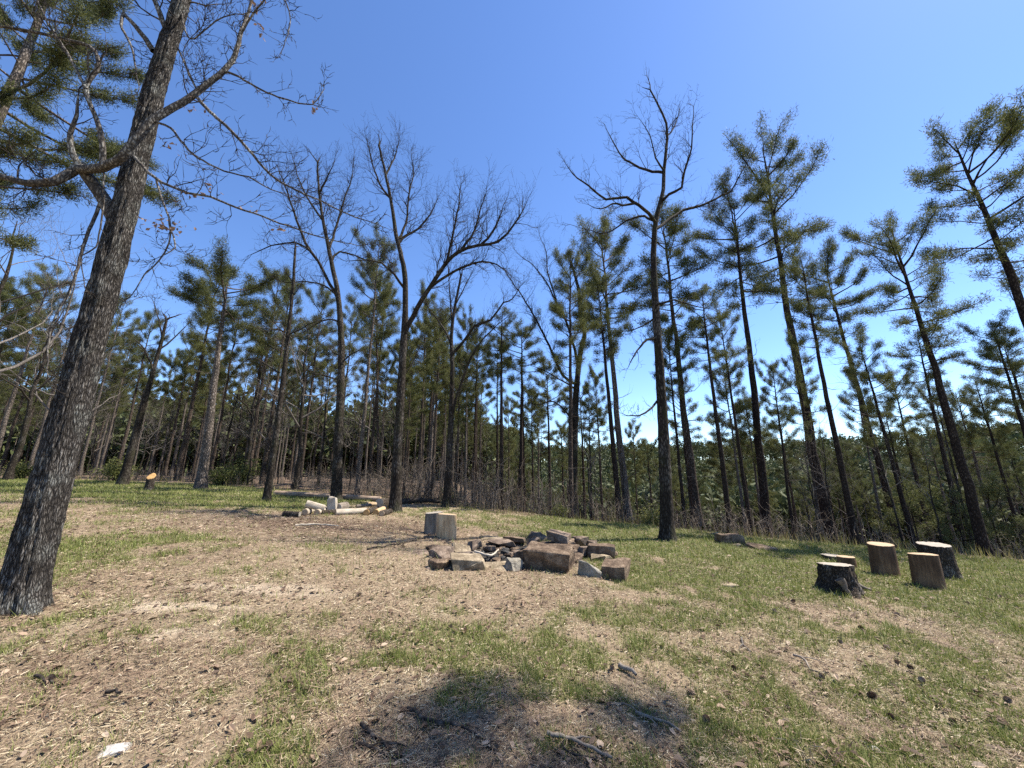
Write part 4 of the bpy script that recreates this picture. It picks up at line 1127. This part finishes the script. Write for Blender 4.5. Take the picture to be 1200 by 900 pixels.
# splintered grey root pieces lying at the foot of the rough stump
for i, (pp, lab) in enumerate(((((984, 679), (992, 690), (997, 699)), 'bleached root splinter pointing down beside the rough stump'), (((990, 680), (1006, 686), (1019, 692)), 'bleached root splinter lying right of the rough stump'))):
    mb = MB(); b = hit(*pp[-1])
    zt = (.13, .08, .03)
    pts = []
    for (u, v), z in zip(pp, zt):
        q = at_depth(u, v, b[1] + (.0, -.02, -.03)[len(pts)]); q[2] = max(q[2], gz(q[0], q[1]) + z * .5); pts.append(q - b)
    A = spline(pts, .03); mb.tube(A + np.random.default_rng(i).normal(0, .006, A.shape), np.linspace(.055, .02, len(A)) * np.random.default_rng(i + 5).uniform(.75, 1.25, len(A)), 7)
    o = mb.build('root_splinter', M['peel_grey']); o.location = b; tag(o, lab, 'root')

def lying_log(name, a, b, r, side, end, label, za=None, zb=None, cat='log', seed=0, bark_depth=0.):
    """log between two ground points a, b (world), raised to za, zb above the ground"""
    g = np.random.default_rng(800 + seed)
    A = Vector((a[0], a[1], gz(a[0], a[1]) + (r * .9 if za is None else za)))
    B = Vector((b[0], b[1], gz(b[0], b[1]) + (r * .9 if zb is None else zb)))
    root = empty(name, A); root.rotation_mode = 'QUATERNION'
    root.rotation_quaternion = (B - A).to_track_quat('Z', 'Y')
    log_mesh(root, r, (B - A).length, side, end, g, bark_depth=bark_depth, sides=22, both=True)
    tag(root, label, cat)
    return root
def gp(u, v): return hit(u, v)
la, lb_ = gp(322, 581), gp(446, 588)
lying_log('fallen_log', la, lb_, .105, 'log_brown', 'cut', 'long fallen log lying behind the oak and the log pile', seed=1, bark_depth=.012)
def pl(u0, v0, u1, v1, r, side, end, label, seed, z0=None, z1=None, dy=.0, **k):
    a, b = gp(u0, v0), gp(u1, v1); b = b + np.array([0, dy, 0])
    return lying_log('cut_log', a, b, r, side, end, label, z0, z1, seed=seed, **k)
pl(332, 605, 351, 606, .07, 'stump_bark', 'cut_grey', 'short dark log at the left end of the log pile', 11)
pl(357, 604, 366, 599, .085, 'peel_white', 'cut', 'bleached log end on at the left of the pile, lower', 12, dy=.35)
pl(371, 604, 380, 600, .08, 'peel_white', 'cut', 'bleached log end on beside the lower left one', 13, dy=.3)
pl(357, 603, 379, 603, .09, 'peel_white', 'cut', 'bleached split log lying on top at the left of the pile', 14, z0=.28, z1=.16)
pl(378, 603, 394, 602, .06, 'stump_bark', 'cut_grey', 'thin dark log in the gap of the pile under the upright slab', 15)
pl(393, 604, 429, 602, .085, 'peel_white', 'cut', 'long bleached log in the middle of the pile', 16)
pl(417, 599, 434, 598, .05, 'peel_grey', 'cut', 'thin grey log resting behind the long bleached log', 17, z0=.14, z1=.16)
pl(429, 604, 437, 600, .085, 'stump_bark', 'cut_orange', 'dark log with a yellow cut end at the right of the pile', 18, dy=.3)
pl(440, 604, 447, 600, .085, 'peel_tan', 'cut_orange', 'yellow peeled log end on at the right of the pile', 19, dy=.3)
pl(447, 605, 454, 603, .08, 'stump_bark', 'cut', 'rightmost barked log of the pile with pale end', 20, dy=.25)
pl(430, 597, 440, 597, .07, 'peel_tan', 'cut', 'small tan log chunk behind the yellow ended logs', 21, z0=.15, z1=.15)
pl(444, 596, 457, 594, .16, 'stump_bark', 'cut_grey', 'thick grey log at the back right of the pile', 22)
pl(395, 601, 401, 599, .13, 'peel_grey', 'cut_grey', 'round grey log end beside the upright bleached slab', 23, dy=.2)
b = gp(386, 602); o = stone('split_wood_slab', (b[0], b[1] + .12), (.24, .13, .46), 'stone_pale', 'bleached slab of split wood standing upright in the log pile', rot=.1, tilt=(0, .18), seed=60, cat='split wood')
o.data.materials[0] = M['peel_white']

def stick(pp, r, label, m='grey_twig', seed=0, lift=.012, forks=1, name='fallen_stick'):
    g = np.random.default_rng(850 + seed); P = [hit(u, v) for u, v in pp]; b = P[0].copy()
    pts = [p - b + np.array([0, 0, lift + r * .6]) for p in P]
    A = spline(pts, .06); A[1:-1] += g.normal(0, .006, (len(A) - 2, 3)); mb = MB()
    mb.tube(A, np.linspace(r, r * .55, len(A)), 7)
    for k in range(forks):
        i = g.integers(1, max(2, len(A) - 1)); d = norm(A[min(i + 1, len(A) - 1)] - A[i - 1]); s = np.cross(d, (0, 0, 1)) * g.choice((-1, 1))
        e = A[i] + norm(d + s * .7) * g.uniform(.06, .16); mb.tube([A[i], (A[i] + e) / 2 + (0, 0, .01), e], [r * .5, r * .4, r * .25], 4)
    o = mb.build(name, M[m]); o.location = b; tag(o, label, 'stick')
    return o
stick([(477, 835), (497, 846), (519, 853), (531, 852), (556, 868), (584, 887)], .013, 'long dark stick across the shaded ground at the bottom', 'twig', 1)
stick([(423, 854), (437, 866), (452, 880), (470, 894)], .013, 'dark stick at the bottom left of the shaded patch', 'twig', 2, forks=2)
stick([(414, 873), (432, 880), (447, 887), (466, 892)], .010, 'thin dark twig lying below the bottom left stick', 'twig', 3)
stick([(641, 863), (656, 867), (672, 872), (694, 882), (718, 893)], .014, 'pale stick in the bottom middle between the two shade patches', 'peel_grey', 4)
stick([(745, 839), (770, 849), (799, 863)], .012, 'pale stick on the grass in the right shade patch', 'peel_grey', 5)
stick([(713, 828), (726, 829), (738, 832)], .010, 'short pale stick above the right shade patch', 'peel_grey', 6)
stick([(726, 784), (736, 789), (746, 796)], .022, 'short thick bleached piece of wood right of centre', 'peel_grey', 7, forks=0)
stick([(869, 750), (872, 759), (880, 767)], .010, 'short curved twig on the grass below the barky stump', 'grey_twig', 8)
stick([(930, 770), (945, 778), (950, 788), (962, 792)], .010, 'crooked pale twig in the right hand grass', 'peel_grey', 9)
stick([(346, 617), (372, 616), (397, 618)], .025, 'bleached branch lying on the leaves in front of the log pile', 'peel_white', 10, forks=0)
stick([(430, 645), (470, 638), (500, 631)], .014, 'thin dark branch on the ground left of the log seats', 'twig', 11)
stick([(700, 895), (660, 884), (664, 870)], .008, 'thin twig crossing the pale stick at the bottom', 'twig', 12)
stick([(40, 797), (62, 806)], .012, 'short dark twig on the left foreground', 'twig', 13, forks=0)
stick([(124, 815), (142, 816)], .012, 'short dark twig left of centre in the foreground', 'twig', 14, forks=0)
stick([(556, 651), (575, 656), (584, 648)], .020, 'whitish half burnt stick leaning in the fire pit', 'peel_white', 15, forks=0, lift=.05)
b = gp(463, 588)                                             # dead limbs heaped by the fallen log
g = np.random.default_rng(870)
for i, (u0, v0, u1, v1, h0, h1, lab) in enumerate(((432, 584, 452, 572, .05, .45, 'dead crooked branch leaning up from the end of the fallen log'), (470, 590, 520, 592, .06, .10, 'dark rotting log lying in the shade behind the log seats'),
        (500, 588, 545, 586, .06, .3, 'dead brushy limb behind the branchy bare tree'), (530, 591, 555, 582, .05, .6, 'dead forked limb propped up right of the branchy bare tree'), (480, 589, 500, 580, .05, .7, 'dead twiggy limb leaning up between the two oaks'), (560, 592, 600, 596, .05, .08, 'low dark limb at the edge of the woods'))):
    a, c = gp(u0, v0), gp(u1, v1); mb = MB(); a[2] += h0; c[2] += h1
    A = spline([a - a, (c - a) * .5 + np.array([0, 0, .06]), c - a], .12); r = .05 if i != 1 else .11
    mb.tube(A, np.linspace(r, r * .5, len(A)), 7)
    for k in range(16): grow(mb, A[g.integers(1, len(A))], norm(g.normal(0, 1, 3) + (0, 0, .6)), g.uniform(.3, 1.0), .014, 2, g, .05, .25)
    o = mb.build('dead_branch', M['twig']); o.location = a; tag(o, lab, 'dead branch')

# ------------------------------------------------------------------ pine cones
def cone_proto():
    g = np.random.default_rng(880); mb = MB(); nl = 70
    for i in range(nl):
        t = (i + .5) / nl; a = i * 2.39996; z = .075 * t
        r = .026 * math.sin(math.pi * (.12 + .80 * t)) ** .8
        c = np.array([math.cos(a) * r * .5, math.sin(a) * r * .5, z]); o_ = np.array([math.cos(a), math.sin(a), .35]); s = np.array([-math.sin(a), math.cos(a), 0]) * .011
        tip = c + o_ * r * .75 + (0, 0, .004)
        mb.add([c - s * .4, c + s * .4, tip + s, tip - s, c + (0, 0, -.007), tip + (0, 0, -.006)], [[0, 1, 2, 3], [1, 4, 5, 2], [4, 0, 3, 5], [3, 2, 5, 5]][:3])
    mb.tube([(0, 0, 0), (0, 0, .04), (0, 0, .073)], [.008, .014, .004], 6)
    return mb.build('pine_cone', M['cone'], smooth=False)
cone = cone_proto()
for i, (u, v) in enumerate(((988, 758), (965, 797), (1072, 788), (1078, 802), (1043, 763), (1052, 778), (1017, 820), (1048, 722), (910, 720), (858, 785), (1040, 843), (830, 847), (1012, 738), (815, 817), (927, 707), (1180, 825), (718, 786), (60, 800), (1120, 850), (900, 800))):
    o = cone if i == 0 else cone.copy()
    if i: COL.objects.link(o)
    p = hit(u, v); o.location = (p[0], p[1], p[2] + .024); o.rotation_euler = (R(80 + rng.uniform(-20, 20)), 0, rng.random() * 6.28); s = rng.uniform(.5, .78); o.scale = (s, s, s)
    tag(o, 'dark fallen pine cone lying in the foreground grass', 'pine cone', 'pine cones scattered on the grass')
# withered sprigs at the bottom edge
for i, (u, v, lab) in enumerate(((980, 897, 'withered reddish brown pine sprig at the bottom edge'), (945, 893, 'withered tan pine sprig left of the reddish one'))):
    g = np.random.default_rng(890 + 7 * i); mb = MB(); p = hit(u, v)
    C = g.normal(0, .008, (14, 3)); C[:, 2] = np.abs(C[:, 2]) + .01
    for c_ in C: mb.tube([(0, 0, 0), c_ * .5, c_], [.004, .003, .002], 4)
    tuft_batch(mb, C, g.normal(0, .6, C.shape), g, 9, .07, .005, 0)
    o = mb.build('dead_pine_sprig', M['dead_leaf'] if i == 0 else M['straw'], smooth=False); o.location = p; tag(o, lab, 'dead sprig')

# ------------------------------------------------------------------ light, sky, camera
def shade_tree():
    # pine standing right of the camera, outside the picture, whose bough shades the ground at the bottom
    c = hit(600, 850) + SUN * (12.0 / SUN[2])
    root = empty('pine_tree'); g = np.random.default_rng(895)
    base = np.array([c[0] + 1.2, c[1] - 3.2, 0]); base[2] = gz(base[0], base[1]); root.location = base
    tb = MB(); tb.tube(spline([(0, 0, -.1), (0, .1, 6), (0, 0, 11.6)], .6), np.linspace(.2, .06, len(spline([(0, 0, -.1), (0, .1, 6), (0, 0, 11.6)], .6))), 12)
    cb = MB(); C = []; D = []
    def bough(pu, pv, k, sp):
        q = hit(pu, pv); t = q + SUN * (12.0 / SUN[2]) - base
        s0 = np.array([0, 0, t[2] - .6])
        A = spline([s0, (s0 + t) / 2 + np.array([0, 0, .25]), t], .4); cb.tube(A, np.linspace(.04, .015, len(A)), 5, 0)
        for j in range(k): C.append(t + g.normal(0, 1, 3) * sp); D.append(norm(g.normal(0, 1, 3)))
    bough(550, 838, 42, (.22, .14, .12)); bough(765, 842, 34, (.13, .16, .12)); bough(630, 892, 26, (.42, .06, .12)); bough(500, 892, 14, (.2, .08, .15)); bough(590, 808, 8, (.12, .08, .1))
    tuft_batch(cb, np.array(C), np.array(D), g, 12, .20, .036, 1)
    tb.build('trunk', M['pine'], root); cb.build('crown', [M['pine'], M['needle']], root, smooth_slots=[0])
    tag(root, 'pine standing outside the picture on the right, its bough shading the foreground', 'pine tree')
shade_tree()

w = bpy.data.worlds.new('World'); S.world = w; w.use_nodes = True
wn, wl = w.node_tree.nodes, w.node_tree.links
sky = wn.new('ShaderNodeTexSky'); sky.sky_type = 'NISHITA'; sky.sun_disc = False
sky.sun_elevation = EL; sky.sun_rotation = AZ
sky.air_density = .85; sky.dust_density = .12; sky.ozone_density = 3.2; sky.altitude = 150
hs = wn.new('ShaderNodeHueSaturation'); hs.inputs['Saturation'].default_value = 1.12; hs.inputs['Hue'].default_value = .506; wl.new(sky.outputs[0], hs.inputs['Color'])
wl.new(hs.outputs[0], wn['Background'].inputs[0]); wn['Background'].inputs[1].default_value = .115
sl = bpy.data.lights.new('sun', 'SUN'); sl.energy = 5.0; sl.angle = R(.5); sl.color = (1, .935, .83)
so = bpy.data.objects.new('sun', sl); COL.objects.link(so)
so.rotation_euler = Vector(SUN).to_track_quat('Z', 'Y').to_euler()

cd = bpy.data.cameras.new('camera'); co = bpy.data.objects.new('camera', cd); COL.objects.link(co)
cd.sensor_fit = 'HORIZONTAL'; cd.sensor_width = 36; cd.lens = 36 * F / 1200; cd.clip_start = .05; cd.clip_end = 3000
co.location = CAM; co.rotation_euler = (math.pi / 2 + PITCH, 0, 0)
S.camera = co
S.view_settings.view_transform = 'Standard'; S.view_settings.look = 'None'; S.view_settings.gamma = 1; S.view_settings.use_curve_mapping = False
S.view_settings.exposure = 1.30
S.cycles.max_bounces = 5; S.cycles.diffuse_bounces = 3; S.cycles.transmission_bounces = 2
S.cycles.use_denoising = False
